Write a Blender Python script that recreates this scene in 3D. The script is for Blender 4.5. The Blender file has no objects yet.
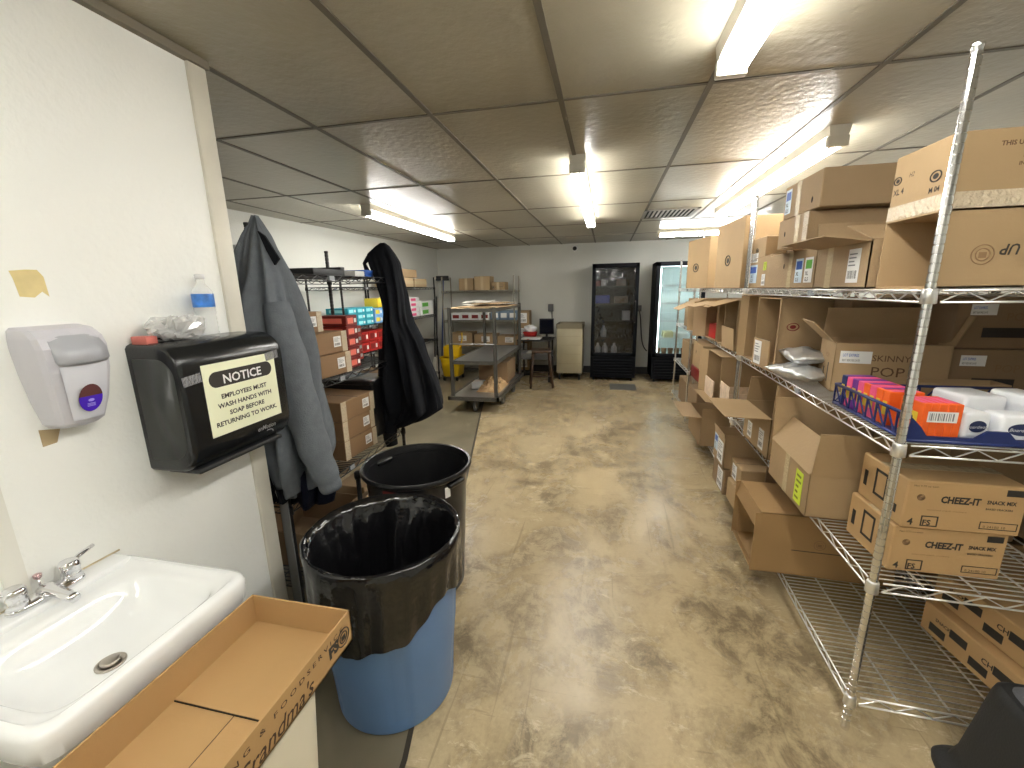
import bpy, bmesh, math, random
LIGHT_STR = 32.0
EXPOSURE = 0.95
from mathutils import Vector, Matrix
PI = math.pi
rnd = random.Random(7)
scene = bpy.context.scene
COL = scene.collection

# ---------------------------------------------------------------- materials
MATS = {}
def mat(name, color, rough=0.5, metal=0.0, vary=0.0, vscale=6.0, bump=0.0, bscale=60.0, emit=None, estr=0.0, alpha=1.0, spec=0.5, coat=0.0):
    if name in MATS: return MATS[name]
    m = bpy.data.materials.new(name); m.use_nodes = True
    nt = m.node_tree; b = nt.nodes['Principled BSDF']
    c = tuple(color) + (1,)
    b.inputs['Base Color'].default_value = c
    b.inputs['Roughness'].default_value = rough
    b.inputs['Metallic'].default_value = metal
    b.inputs['Specular IOR Level'].default_value = spec
    b.inputs['Alpha'].default_value = alpha
    if coat: b.inputs['Coat Weight'].default_value = coat
    tc = nt.nodes.new('ShaderNodeTexCoord')
    if vary:
        n = nt.nodes.new('ShaderNodeTexNoise'); n.inputs['Scale'].default_value = vscale; n.inputs['Detail'].default_value = 5
        nt.links.new(tc.outputs['Object'], n.inputs['Vector'])
        r = nt.nodes.new('ShaderNodeValToRGB')
        r.color_ramp.elements[0].position = 0.3; r.color_ramp.elements[1].position = 0.7
        r.color_ramp.elements[0].color = tuple(max(0, x*(1-vary)) for x in color) + (1,)
        r.color_ramp.elements[1].color = tuple(min(1, x*(1+vary)) for x in color) + (1,)
        nt.links.new(n.outputs['Fac'], r.inputs['Fac']); nt.links.new(r.outputs['Color'], b.inputs['Base Color'])
    if bump:
        n = nt.nodes.new('ShaderNodeTexNoise'); n.inputs['Scale'].default_value = bscale; n.inputs['Detail'].default_value = 3
        nt.links.new(tc.outputs['Object'], n.inputs['Vector'])
        bp = nt.nodes.new('ShaderNodeBump'); bp.inputs['Strength'].default_value = bump; bp.inputs['Distance'].default_value = 0.01
        nt.links.new(n.outputs['Fac'], bp.inputs['Height']); nt.links.new(bp.outputs['Normal'], b.inputs['Normal'])
    if emit:
        b.inputs['Emission Color'].default_value = tuple(emit) + (1,); b.inputs['Emission Strength'].default_value = estr
    MATS[name] = m; return m

def glass_mat(name, tint=(1, 1, 1), refl=0.08, rough=0.0, wavy=0.0):
    if name in MATS: return MATS[name]
    m = bpy.data.materials.new(name); m.use_nodes = True; nt = m.node_tree
    nt.nodes.remove(nt.nodes['Principled BSDF'])
    t = nt.nodes.new('ShaderNodeBsdfTransparent'); t.inputs['Color'].default_value = tuple(tint) + (1,)
    g = nt.nodes.new('ShaderNodeBsdfGlossy'); g.inputs['Roughness'].default_value = rough
    f = nt.nodes.new('ShaderNodeFresnel'); f.inputs['IOR'].default_value = 1.5
    mp = nt.nodes.new('ShaderNodeMath'); mp.operation = 'ADD'; mp.inputs[1].default_value = refl; mp.use_clamp = True
    if wavy:
        tc = nt.nodes.new('ShaderNodeTexCoord'); nz = nt.nodes.new('ShaderNodeTexNoise'); nz.inputs['Scale'].default_value = 5; nt.links.new(tc.outputs['Object'], nz.inputs['Vector'])
        bp = nt.nodes.new('ShaderNodeBump'); bp.inputs['Strength'].default_value = wavy; bp.inputs['Distance'].default_value = .05
        nt.links.new(nz.outputs['Fac'], bp.inputs['Height']); nt.links.new(bp.outputs['Normal'], g.inputs['Normal'])
    mx = nt.nodes.new('ShaderNodeMixShader')
    nt.links.new(f.outputs[0], mp.inputs[0]); nt.links.new(mp.outputs[0], mx.inputs[0])
    nt.links.new(t.outputs[0], mx.inputs[1]); nt.links.new(g.outputs[0], mx.inputs[2])
    nt.links.new(mx.outputs[0], nt.nodes['Material Output'].inputs['Surface'])
    MATS[name] = m; return m

def srgb(r, g, b):
    f = lambda c: (c/255/12.92) if c/255 <= 0.04045 else ((c/255+0.055)/1.055)**2.4
    return (f(r), f(g), f(b))

KRAFT = mat('kraft_cardboard', srgb(160, 135, 102), 0.75, vary=0.07, vscale=3, bump=0.12, bscale=90)
KRAFTL = mat('pale_kraft_cardboard', srgb(182, 158, 122), 0.75, vary=0.06, vscale=3, bump=0.1, bscale=90)
KRAFTD = mat('brown_kraft_cardboard', srgb(136, 112, 84), 0.78, vary=0.08, vscale=3, bump=0.12, bscale=90)
INK = mat('black_print', (0.03, 0.025, 0.02), 0.7)
FADED = mat('faded_print', srgb(132, 104, 74), 0.8)
WHITEP = mat('white_paper', srgb(228, 228, 226), 0.6)
GREYP = mat('grey_print', srgb(120, 122, 126), 0.7)
TAPE = mat('clear_tape', srgb(205, 186, 150), 0.18, spec=0.7, bump=0.5, bscale=50)
TAPEW = mat('glossy_packing_tape', srgb(200, 184, 158), 0.12, spec=0.9, bump=1.0, bscale=60)
CHROME = mat('chrome_wire', (0.90, 0.90, 0.90), 0.30, .88)
CHROMEP = mat('chrome_post', (0.80, 0.80, 0.80), 0.16, 1.0)
CHROMEF = mat('polished_chrome', (0.82, 0.82, 0.84), 0.07, 1.0)
GALV = mat('dull_steel', (0.33, 0.32, 0.30), 0.42, 1.0, vary=0.15, vscale=9)
STEELD = mat('galvanised_sheet', (0.55, 0.55, 0.53), 0.3, 1.0, vary=0.1, vscale=5)
BLKWIRE = mat('black_epoxy_wire', (0.012, 0.012, 0.013), 0.35)
BLKPL = mat('black_plastic', (0.012, 0.012, 0.013), 0.28, bump=0.05, bscale=200)
BLKMAT = mat('matt_black_plastic', (0.018, 0.019, 0.02), 0.55, bump=0.1, bscale=150)
WHITEPL = mat('white_plastic', srgb(225, 226, 228), 0.35)
RED = mat('red_card', srgb(170, 32, 28), 0.5)
DRED = mat('dark_red_card', srgb(120, 30, 26), 0.5)
ORANGE = mat('orange_card', srgb(232, 96, 30), 0.45)
PINK = mat('pink_card', srgb(226, 84, 132), 0.45)
PURPLE = mat('purple_card', srgb(110, 44, 140), 0.45)
TEAL = mat('teal_card', srgb(34, 150, 170), 0.45)
YELLOW = mat('yellow_card', srgb(226, 200, 60), 0.45)
GREEN = mat('green_card', srgb(90, 170, 60), 0.5)
BLUE = mat('blue_card', srgb(40, 90, 180), 0.45)
NAVY = mat('navy_plastic', srgb(26, 42, 98), 0.4)

# ---------------------------------------------------------------- mesh builder
_text_cache = {}
def text_geo(s, bold=0.0, shear=0.0):
    key = (s, bold, shear)
    if key not in _text_cache:
        c = bpy.data.curves.new('glyphs', 'FONT'); c.body = s; c.resolution_u = 2; c.offset = bold; c.shear = shear
        o = bpy.data.objects.new('glyphs', c); COL.objects.link(o)
        dg = bpy.context.evaluated_depsgraph_get(); me = bpy.data.meshes.new_from_object(o.evaluated_get(dg))
        vs = [v.co.copy() for v in me.vertices]; fs = [tuple(p.vertices) for p in me.polygons]
        bpy.data.objects.remove(o); bpy.data.curves.remove(c); bpy.data.meshes.remove(me)
        _text_cache[key] = (vs, fs)
    return _text_cache[key]

class MB:
    def __init__(s): s.v = []; s.f = []; s.m = []; s.sm = []; s.mats = []
    def mi(s, m):
        if m not in s.mats: s.mats.append(m)
        return s.mats.index(m)
    def add(s, vs, fs, m, M=None, smooth=False):
        o = len(s.v); k = s.mi(m)
        s.v += [tuple(M @ Vector(v)) if M else tuple(v) for v in vs]
        for f in fs: s.f.append(tuple(i+o for i in f)); s.m.append(k); s.sm.append(smooth)
        return s
    def box(s, lo, hi, m, bevel=0.0, M=None, seg=2):
        x0, y0, z0 = lo; x1, y1, z1 = hi
        if not bevel:
            vs = [(x0,y0,z0),(x1,y0,z0),(x1,y1,z0),(x0,y1,z0),(x0,y0,z1),(x1,y0,z1),(x1,y1,z1),(x0,y1,z1)]
            fs = [(3,2,1,0),(4,5,6,7),(0,1,5,4),(1,2,6,5),(2,3,7,6),(3,0,4,7)]
            return s.add(vs, fs, m, M)
        bm = bmesh.new(); bmesh.ops.create_cube(bm, size=1)
        for v in bm.verts: v.co = Vector(((x0+x1)/2+v.co.x*(x1-x0), (y0+y1)/2+v.co.y*(y1-y0), (z0+z1)/2+v.co.z*(z1-z0)))
        bmesh.ops.bevel(bm, geom=bm.edges[:], offset=min(bevel, .49*min(x1-x0, y1-y0, z1-z0)), segments=seg, affect='EDGES', profile=0.5)
        bm.verts.ensure_lookup_table()
        vs = [v.co.copy() for v in bm.verts]; fs = [tuple(v.index for v in f.verts) for f in bm.faces]; bm.free()
        return s.add(vs, fs, m, M, seg > 1)
    def slab(s, p, a, b, t, m, M=None):
        p, a, b = Vector(p), Vector(a), Vector(b); n = a.cross(b).normalized()*t
        vs = [p, p+a, p+a+b, p+b, p+n, p+a+n, p+a+b+n, p+b+n]
        fs = [(3,2,1,0),(4,5,6,7),(0,1,5,4),(1,2,6,5),(2,3,7,6),(3,0,4,7)]
        return s.add(vs, fs, m, M)
    def tube(s, pts, r, m, n=8, M=None, cap=True, closed=False, smooth=True):
        pts = [Vector(p) for p in pts]; N = len(pts)
        rs = r if isinstance(r, (list, tuple)) else [r]*N
        vs = []; fs = []; up = None
        for i, p in enumerate(pts):
            if closed: d = pts[(i+1) % N]-pts[i-1]
            else: d = pts[min(i+1, N-1)]-pts[max(i-1, 0)]
            d.normalize()
            if up is None:
                up = d.orthogonal().normalized()
                if n == 4:
                    ax = Vector((0,0,1)) if abs(d.z) < .9 else Vector((1,0,0)); e = d.cross(ax).normalized(); up = (e+d.cross(e)).normalized()
            else: up = (up-d*up.dot(d)).normalized()
            q = d.cross(up)
            for k in range(n):
                a = 2*PI*k/n; vs.append(p+(up*math.cos(a)+q*math.sin(a))*rs[i])
        for i in range(N if closed else N-1):
            j = (i+1) % N
            for k in range(n): fs.append((i*n+k, i*n+(k+1) % n, j*n+(k+1) % n, j*n+k))
        if cap and not closed: fs.append(tuple(range(n))[::-1]); fs.append(tuple((N-1)*n+k for k in range(n)))
        return s.add(vs, fs, m, M, smooth and n > 4)
    def rings(s, rings, m, M=None, smooth=True, cap0=False, cap1=False, closed=True):
        n = len(rings[0]); vs = [v for r in rings for v in r]; fs = []
        for i in range(len(rings)-1):
            for k in range(n if closed else n-1): fs.append((i*n+k, i*n+(k+1) % n, (i+1)*n+(k+1) % n, (i+1)*n+k))
        if cap0: fs.append(tuple(range(n))[::-1])
        if cap1: fs.append(tuple((len(rings)-1)*n+k for k in range(n)))
        return s.add(vs, fs, m, M, smooth)
    def lathe(s, prof, m, c=(0,0,0), n=24, M=None, smooth=True, cap0=True, cap1=True):
        R = [[(c[0]+r*math.cos(2*PI*k/n), c[1]+r*math.sin(2*PI*k/n), c[2]+z) for k in range(n)] for r, z in prof]
        return s.rings(R, m, M, smooth, cap0, cap1)
    def prism(s, poly, axis, a, b, m, M=None, smooth=False):
        # poly in the other two axes (cyclic order), extruded along axis 'x'/'y'/'z' from a to b
        def P(u, v, w): return {'x': (w, u, v), 'y': (u, w, v), 'z': (u, v, w)}[axis]
        n = len(poly); vs = [P(u, v, a) for u, v in poly]+[P(u, v, b) for u, v in poly]
        fs = [tuple(range(n))[::-1], tuple(range(n, 2*n))]+[(i, (i+1) % n, n+(i+1) % n, n+i) for i in range(n)]
        return s.add(vs, fs, m, M, smooth)
    def text(s, t, size, m, M, bold=0.0, shear=0.0, align='l', squash=1.0):
        vs, fs = text_geo(t, bold, shear)
        if not vs: return s
        w = max(v.x for v in vs); ox = {'l': 0, 'c': -w/2, 'r': -w}[align]
        return s.add([Vector(((v.x+ox)*size*squash, v.y*size, 0)) for v in vs], fs, m, M)
    def build(s, name, parent=None, loc=(0,0,0), rz=0.0, recalc=True):
        me = bpy.data.meshes.new(name); me.from_pydata(s.v, [], s.f)
        for m in s.mats: me.materials.append(m)
        me.polygons.foreach_set('material_index', s.m); me.polygons.foreach_set('use_smooth', s.sm)
        if recalc:
            bm = bmesh.new(); bm.from_mesh(me); bmesh.ops.recalc_face_normals(bm, faces=bm.faces); bm.to_mesh(me); bm.free()
        me.update()
        o = bpy.data.objects.new(name, me); COL.objects.link(o)
        if parent: o.parent = parent
        o.location = loc; o.rotation_euler = (0, 0, rz)
        return o

def tag(o, label=None, cat=None, group=None, kind=None):
    if label: o['label'] = label
    if cat: o['category'] = cat
    if group: o['group'] = group
    if kind: o['kind'] = kind
    return o
def thing(name, label, cat, loc=(0,0,0), rz=0.0, group=None):
    o = bpy.data.objects.new(name, None); COL.objects.link(o); o.location = loc; o.rotation_euler = (0, 0, rz)
    o.empty_display_size = 0.05
    return tag(o, label, cat, group)
def kids(o): return [c for c in COL.objects if c.parent == o]
def copy_tree(o, loc, rz=0.0, label=None, group=None, parent=None):
    c = o.copy(); COL.objects.link(c)
    if parent: c.parent = parent
    else:
        c.location = loc; c.rotation_euler = (0, 0, rz)
        if label: c['label'] = label
        if group: c['group'] = group
    for k in kids(o):
        copy_tree(k, None, parent=c)
    return c
def smooth_angle(o, deg=35):
    me = o.data
    bm = bmesh.new(); bm.from_mesh(me)
    for e in bm.edges:
        if len(e.link_faces) == 2 and e.calc_face_angle(0) > math.radians(deg): e.smooth = False
    for f in bm.faces: f.smooth = True
    bm.to_mesh(me); bm.free(); return o
def struct(o): o['kind'] = 'structure'; return o

# ---------------------------------------------------------------- cartons
def face_frame(f, x0, y0, z0, x1, y1, z1):
    X, Y, Z = Vector((1,0,0)), Vector((0,1,0)), Vector((0,0,1))
    return {'-y': (Vector((x0,y0,z0)), X, Z, -Y, x1-x0, z1-z0), '+y': (Vector((x1,y1,z0)), -X, Z, Y, x1-x0, z1-z0),
            '-x': (Vector((x0,y1,z0)), -Y, Z, -X, y1-y0, z1-z0), '+x': (Vector((x1,y0,z0)), Y, Z, X, y1-y0, z1-z0),
            '+z': (Vector((x0,y0,z1)), X, Y, Z, x1-x0, y1-y0), '-z': (Vector((x0,y1,z0)), X, -Y, -Z, x1-x0, y1-y0)}[f]
def fmat(O, U, V, N, off=0.0006):
    M = Matrix.Identity(4)
    for i in range(3): M[i][0] = U[i]; M[i][1] = V[i]; M[i][2] = N[i]; M[i][3] = O[i]+N[i]*off
    return M
def label_patch(mb, M, w, h, kind):
    """a paper sticker w x h in the XY plane of M"""
    base = {'blue': mat('pale_blue_sticker', srgb(196, 214, 228), .5), 'green': WHITEP, 'yellow': mat('yellow_green_sticker', srgb(206, 224, 60), .5)}.get(kind, WHITEP)
    mb.box((0,0,0), (w,h,.0008), base, M=M)
    r = random.Random(int(w*9973+h*7919)+len(kind))
    z = .0009
    if kind in ('ship', 'blue', 'green'):
        c = {'ship': INK, 'blue': BLUE, 'green': GREEN}[kind]
        if kind != 'ship':
            mb.box((w*.12, h*.55, 0), (w*.88, h*.9, z+.0002), c, M=M)
            mb.text('XL', h*.22, INK, M @ Matrix.Translation((w*.15, h*.3, z+.0003)), bold=.02)
            mb.text('G.5', h*.22, INK, M @ Matrix.Translation((w*.15, h*.06, z+.0003)), bold=.02)
        else:
            x = w*.1
            while x < w*.85:
                b = w*r.choice((.012, .02, .03)); mb.box((x, h*.12, 0), (x+b, h*.36, z), c, M=M); x += b+w*r.choice((.015, .03))
            for k in range(4):
                mb.box((w*.08, h*(.5+k*.11), 0), (w*(.5+.35*r.random()), h*(.54+k*.11), z), GREYP, M=M)
    elif kind == 'yellow':
        for k in range(5): mb.box((w*.15, h*(.12+k*.17), 0), (w*(.5+.35*r.random()), h*(.19+k*.17), z), mat('olive_print', srgb(120, 130, 30), .6), M=M)
    elif kind == 'small':
        mb.text('LOT EXPIRES', h*.34, BLUE, M @ Matrix.Translation((w*.08, h*.55, z)), squash=.85*w/(h*3.2), bold=.01)
        mb.text('BEST BEFORE DATE', h*.26, INK, M @ Matrix.Translation((w*.08, h*.15, z)), squash=.8*w/(h*3.2))
    elif kind == 'barcode':
        x = w*.06
        while x < w*.9:
            b = w*r.choice((.02, .03, .05)); mb.box((x, h*.15, 0), (x+b, h*.85, z), GREYP, M=M); x += b+w*r.choice((.03, .05))

def carton(label, pos, size, rz=0.0, group=None, m=KRAFT, open=None, flaps=None, flen=None, stamps=(), stickers=(), tape=None, name='cardboard_box', ax=0, cat='cardboard box', fill=0, ry=0.0, rx=0.0):
    """box from pos; ax=0: x in [0,dx]; ax=-1: x in [-dx,0]. open: face left open, with hinged flaps {edge:(angle deg)}."""
    dx, dy, dz = size
    x0, x1 = (0, dx) if ax == 0 else (-dx, 0)
    y0, y1, z0, z1 = 0, dy, 0, dz
    mb = MB(); t = .0045
    if open is None:
        mb.box((x0,y0,z0), (x1,y1,z1), m, bevel=.004, seg=1)
        # centre seam of the top and bottom flaps
        g = mat('cardboard_seam', srgb(96, 72, 46), .9)
        if dx >= dy: mb.box((x0+.002, dy/2-.0015, z1-.001), (x1-.002, dy/2+.0015, z1+.0006), g)
        else: mb.box(((x0+x1)/2-.0015, .002, z1-.001), ((x0+x1)/2+.0015, dy-.002, z1+.0006), g)
    else:
        W = {'-x': ((x0,y0,z0), (x0+t,y1,z1)), '+x': ((x1-t,y0,z0), (x1,y1,z1)), '-y': ((x0,y0,z0), (x1,y0+t,z1)),
             '+y': ((x0,y1-t,z0), (x1,y1,z1)), '-z': ((x0,y0,z0), (x1,y1,z0+t)), '+z': ((x0,y0,z1-t), (x1,y1,z1))}
        for k, (lo, hi) in W.items():
            if k != open: mb.box(lo, hi, m)
    for (f, u, v, h, txt, *opt) in stamps:
        O, U, V, N, w_, h_ = face_frame(f, x0, y0, z0, x1, y1, z1)
        o = opt[0] if opt else {}
        if o.get('flip'): U, V = -U, -V; O = O - U*w_ - V*h_
        M = fmat(O+U*u*w_+V*v*h_, U, V, N)
        ink = o.get('ink', INK)
        if txt == '#circle':
            R_ = h/2
            for rr in (R_, R_*.62):
                mb.tube([(rr*math.cos(a*PI/12), rr*math.sin(a*PI/12), 0) for a in range(24)], .0016, ink, n=4, M=M, closed=True)
            mb.box((-R_*.35, -R_*.35, 0), (R_*.35, R_*.25, .0004), ink, M=M)
        elif txt == '#eye':
            pts = [(h*.75*math.cos(a*PI/12), h*.5*math.sin(a*PI/12), 0) for a in range(24)]
            mb.tube(pts, h*.07, ink, n=4, M=M, closed=True)
            mb.add([(h*.4*math.cos(a*PI/8), h*.27*math.sin(a*PI/8), .0003) for a in range(16)], [tuple(range(16))], ink, M)
        elif txt == '#hole':
            mb.add([(h*.5*math.cos(a*PI/8)*.62, h*.5*math.sin(a*PI/8), .0004) for a in range(16)], [tuple(range(16))], mat('hole_dark', (.008,.006,.005), .9), M)
        elif txt == '#bar':
            mb.box((0,0,0), (o['w'], h, .0004), ink, M=M)
        elif txt == '#frame':
            w2 = o['w']; b = h*.1
            for lo, hi in (((0,0),(w2,b)), ((0,h-b),(w2,h)), ((0,0),(b,h)), ((w2-b,0),(w2,h))): mb.box(lo+(0,), hi+(.0004,), ink, M=M)
        else:
            mb.text(txt, h, ink, M, bold=o.get('bold', 0), shear=o.get('shear', 0), squash=o.get('sq', 1), align=o.get('al', 'l'))
    body = mb.build(name, None, pos, rz)
    body.rotation_euler = (rx, ry, rz)
    tag(body, label, cat, group)
    if open and flaps:
        O, U, V, N, w_, h_ = face_frame(open, x0, y0, z0, x1, y1, z1)
        E = {'b': (O, U*w_, V, h_), 't': (O+V*h_+U*w_, -U*w_, -V, h_), 'l': (O+V*h_, -V*h_, U, w_), 'r': (O+U*w_, V*h_, -U, w_)}
        for k, ang in flaps.items():
            p, e, din, span = E[k]
            L = (flen or {}).get(k, min(span*.5, min(w_, h_)*.5))
            a = math.radians(ang); d = (din*math.cos(a)+N*math.sin(a))*L
            f = MB(); f.slab(p+e*.004, e*.992, d, .004, m)
            # score line along the hinge
            f.build('flap', body)
    if tape:
        for f, orient, at in tape:
            O, U, V, N, w_, h_ = face_frame(f, x0, y0, z0, x1, y1, z1)
            tb = MB(); tw = .05
            if orient == 'u': lo, hi = (0, at*h_-tw/2, 0), (w_, at*h_+tw/2, .0007)
            else: lo, hi = (at*w_-tw/2, 0, 0), (at*w_+tw/2, h_, .0007)
            lo = (max(lo[0],0), max(lo[1],0), 0); hi = (min(hi[0],w_), min(hi[1],h_), .0007)
            tb.box(lo, hi, TAPEW if at < .2 or at > .8 else TAPE, M=fmat(O, U, V, N, .0008)); tb.build('packing_tape', body)
    for (f, u, v, w, h, kind) in stickers:
        O, U, V, N, w_, h_ = face_frame(f, x0, y0, z0, x1, y1, z1)
        sb = MB(); label_patch(sb, fmat(O+U*u*w_+V*v*h_, U, V, N, .0010), w, h, kind)
        sb.build('shipping_label' if kind != 'barcode' else 'barcode_label', body)
    return body

# ---------------------------------------------------------------- wire shelving
def wire_shelf_mesh(D, L, m, pitch=.0254, lite=False):
    """one shelf, x 0..D, y 0..L, top surface at z=0"""
    b = MB(); r = .0032
    # longitudinal wires under the deck
    for k in range(1, 4): b.tube([(D*k/4, .02, -.008), (D*k/4, L-.02, -.008)], .0035, m, n=4)
    n = int(L/pitch)
    for i in range(1, n): y = L*i/n; b.tube([(.006, y, -.002), (D-.006, y, -.002)], .0024, m, n=4)
    # truss on all four sides
    def truss(p, q):
        p, q = Vector(p), Vector(q); d = q-p; ln = d.length; k = max(2, int(ln/.055))
        for z in (-.003, -.036): b.tube([p+Vector((0,0,z)), q+Vector((0,0,z))], .0034, m, n=6)
        pts = [p+d*(i/k)+Vector((0, 0, -.005 if i % 2 else -.034)) for i in range(k+1)]
        b.tube(pts, .0026, m, n=4)
    truss((0,.03,0), (0,L-.03,0)); truss((D,.03,0), (D,L-.03,0)); truss((.03,0,0), (D-.03,0,0)); truss((.03,L,0), (D-.03,L,0))
    # corner collars
    for x in (0, D):
        for y in (0, L): b.lathe([(.0165, -.04), (.0195, -.038), (.0175, 0), (.0165, .003)], m, (x, y, 0), n=14)
    for x in (0, D): b.box((x-.006, L*.42, -.03), (x+.006, L*.42+.045, -.006), mat('grey_clip', (.3,.32,.34), .4))
    return b
def post_mesh(h, m, rings=True):
    b = MB(); r = .0127
    prof = [(.008, 0), (.014, .004), (.014, .02), (r, .024)]
    z = .05
    if rings:
        while z < h-.02: prof += [(r, z-.0020), (r-.0018, z-.0010), (r-.0018, z+.0010), (r, z+.0020)]; z += .0254
    prof += [(r, h-.012), (r+.001, h-.01), (r+.001, h-.002), (r-.003, h)]
    b.lathe(prof, m, n=12); return b
def wire_unit(label, loc, rz, D, L, zs, h, m, group=None, name='wire_shelving_unit', posts=((0,0),(1,0),(0,1),(1,1))):
    root = thing(name, label, 'shelving unit', loc, rz, group)
    pm = smooth_angle(post_mesh(h, CHROMEP if m is CHROME else m).build('post', root), 30); first = True
    for (a, c) in posts:
        o = pm if first else pm.copy()
        if not first: COL.objects.link(o)
        o.parent = root; o.location = (a*D, c*L, 0); first = False
    sm = wire_shelf_mesh(D, L, m).build('wire_shelf', root); first = True
    for z in zs:
        o = sm if first else sm.copy()
        if not first: COL.objects.link(o)
        o.parent = root; o.location = (0, 0, z); first = False
    return root
# ---------------------------------------------------------------- camera
H, CEIL = 1.60, 2.41
cam = bpy.data.cameras.new('camera'); co = bpy.data.objects.new('camera', cam); COL.objects.link(co); scene.camera = co
yaw, pitch, roll = -.2204, -.2213, -.0189
F = Vector((math.sin(yaw)*math.cos(pitch), math.cos(yaw)*math.cos(pitch), math.sin(pitch)))
Rr = Vector((math.cos(yaw), -math.sin(yaw), 0)); Uu = Rr.cross(F)
Rv = Rr*math.cos(roll)+Uu*math.sin(roll); Uv = -Rr*math.sin(roll)+Uu*math.cos(roll)
M = Matrix.Identity(4)
for i in range(3): M[i][0] = Rv[i]; M[i][1] = Uv[i]; M[i][2] = -F[i]
M[2][3] = H
co.matrix_world = M
cam.sensor_fit = 'HORIZONTAL'; cam.sensor_width = 36; cam.lens = 418.7/1024*36; cam.clip_start = .02; cam.clip_end = 60

# ---------------------------------------------------------------- room surfaces
def wall_mat(name, col, rough=.45, seams=None, bump=.25):
    m = mat(name, col, rough, vary=.035, vscale=1.2, bump=bump, bscale=55)
    return m
WALL_NEAR = wall_mat('white_panel_wall', srgb(240, 241, 236), .42)
WALL_FAR = wall_mat('off_white_wall', srgb(206, 207, 200), .5)
TRIMW = mat('cream_trim', srgb(214, 210, 196), .45, vary=.05, vscale=8)

def floor_mat():
    m = bpy.data.materials.new('worn_concrete_floor'); m.use_nodes = True; nt = m.node_tree; N = nt.nodes; Lk = nt.links.new
    b = N['Principled BSDF']; tc = N.new('ShaderNodeTexCoord')
    def noise(scale, detail, vec, rough=.6, dist=0.):
        n = N.new('ShaderNodeTexNoise'); n.inputs['Scale'].default_value = scale; n.inputs['Detail'].default_value = detail
        n.inputs['Roughness'].default_value = rough; n.inputs['Distortion'].default_value = dist; Lk(vec, n.inputs['Vector']); return n.outputs['Fac']
    def mapping(sc, rot=(0,0,0)):
        mp = N.new('ShaderNodeMapping'); mp.inputs['Scale'].default_value = sc; mp.inputs['Rotation'].default_value = rot
        Lk(tc.outputs['Object'], mp.inputs['Vector']); return mp.outputs['Vector']
    def ramp(fac, stops):
        r = N.new('ShaderNodeValToRGB'); els = r.color_ramp.elements
        els[0].position, els[0].color = stops[0][0], stops[0][1]+(1,)
        els[1].position, els[1].color = stops[-1][0], stops[-1][1]+(1,)
        for p, c in stops[1:-1]: e = els.new(p); e.color = c+(1,)
        Lk(fac, r.inputs['Fac']); return r.outputs['Color']
    def mix(f, a, c2, mode='MIX'):
        x = N.new('ShaderNodeMix'); x.data_type = 'RGBA'; x.blend_type = mode
        for s, v in ((x.inputs[0], f), (x.inputs[6], a), (x.inputs[7], c2)):
            if isinstance(v, (float, int)): s.default_value = v
            elif isinstance(v, tuple): s.default_value = v+(1,)
            else: Lk(v, s)
        return x.outputs[2]
    def mul(a, b2):
        q = N.new('ShaderNodeMath'); q.operation = 'MULTIPLY'
        for k, v in enumerate((a, b2)):
            if isinstance(v, float): q.inputs[k].default_value = v
            else: Lk(v, q.inputs[k])
        return q.outputs[0]
    base = ramp(noise(.8, 4, mapping((1, .5, 1))), [(.3, srgb(164, 147, 114)), (.5, srgb(186, 168, 133)), (.7, srgb(204, 187, 152))])
    big = ramp(noise(.55, 3, mapping((1, .75, 1))), [(.40, (0,0,0)), (.60, (1,1,1))])
    fine = noise(5.5, 12, mapping((1.3, 1, 1)), .78, .4)
    n1 = noise(1.7, 8, mapping((1.2, 1, 1)), .68, .5)
    dark = ramp(fine, [(.44, (0,0,0)), (.56, (1,1,1))])
    reg = ramp(n1, [(.42, (0,0,0)), (.58, (1,1,1))])
    c = mix(mul(reg, mul(big, .30)), base, srgb(108, 94, 70))
    c = mix(mul(mul(dark, reg), .72), c, srgb(92, 77, 57))
    n2 = noise(7, 11, mapping((1, 1.8, 1), (0, 0, .3)), .80, .5)
    pale = ramp(n2, [(.55, (0,0,0)), (.61, (1,1,1))])
    reg2 = ramp(noise(1.3, 5, mapping((1.6, .7, 1), (0, 0, .1)), .6), [(.45, (.12,.12,.12)), (.62, (1,1,1))])
    c = mix(mul(mul(pale, reg2), .80), c, srgb(222, 206, 172))
    n3 = noise(7, 4, mapping((.5, 6, 1), (0, 0, .15)), .6)
    c = mix(mul(ramp(n3, [(.63, (0,0,0)), (.67, (1,1,1))]), .25), c, srgb(84, 70, 50))
    n5 = noise(3, 3, mapping((9, .25, 1), (0, 0, -.05)), .5)
    c = mix(mul(ramp(n5, [(.665, (0,0,0)), (.69, (1,1,1))]), .30), c, srgb(92, 78, 56))
    n4 = noise(60, 3, mapping((1,1,1))); c = mix(.14, c, n4, 'OVERLAY')
    Lk(c, b.inputs['Base Color'])
    rr = N.new('ShaderNodeMapRange'); rr.inputs['To Min'].default_value = .12; rr.inputs['To Max'].default_value = .42
    Lk(n1, rr.inputs['Value']); Lk(rr.outputs[0], b.inputs['Roughness'])
    bp = N.new('ShaderNodeBump'); bp.inputs['Strength'].default_value = .15; bp.inputs['Distance'].default_value = .01; Lk(n2, bp.inputs['Height']); Lk(bp.outputs[0], b.inputs['Normal'])
    return m
FLOORM = floor_mat()

XL, XR, YB, YF = -3.55, 2.35, 8.15, -1.6
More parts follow.
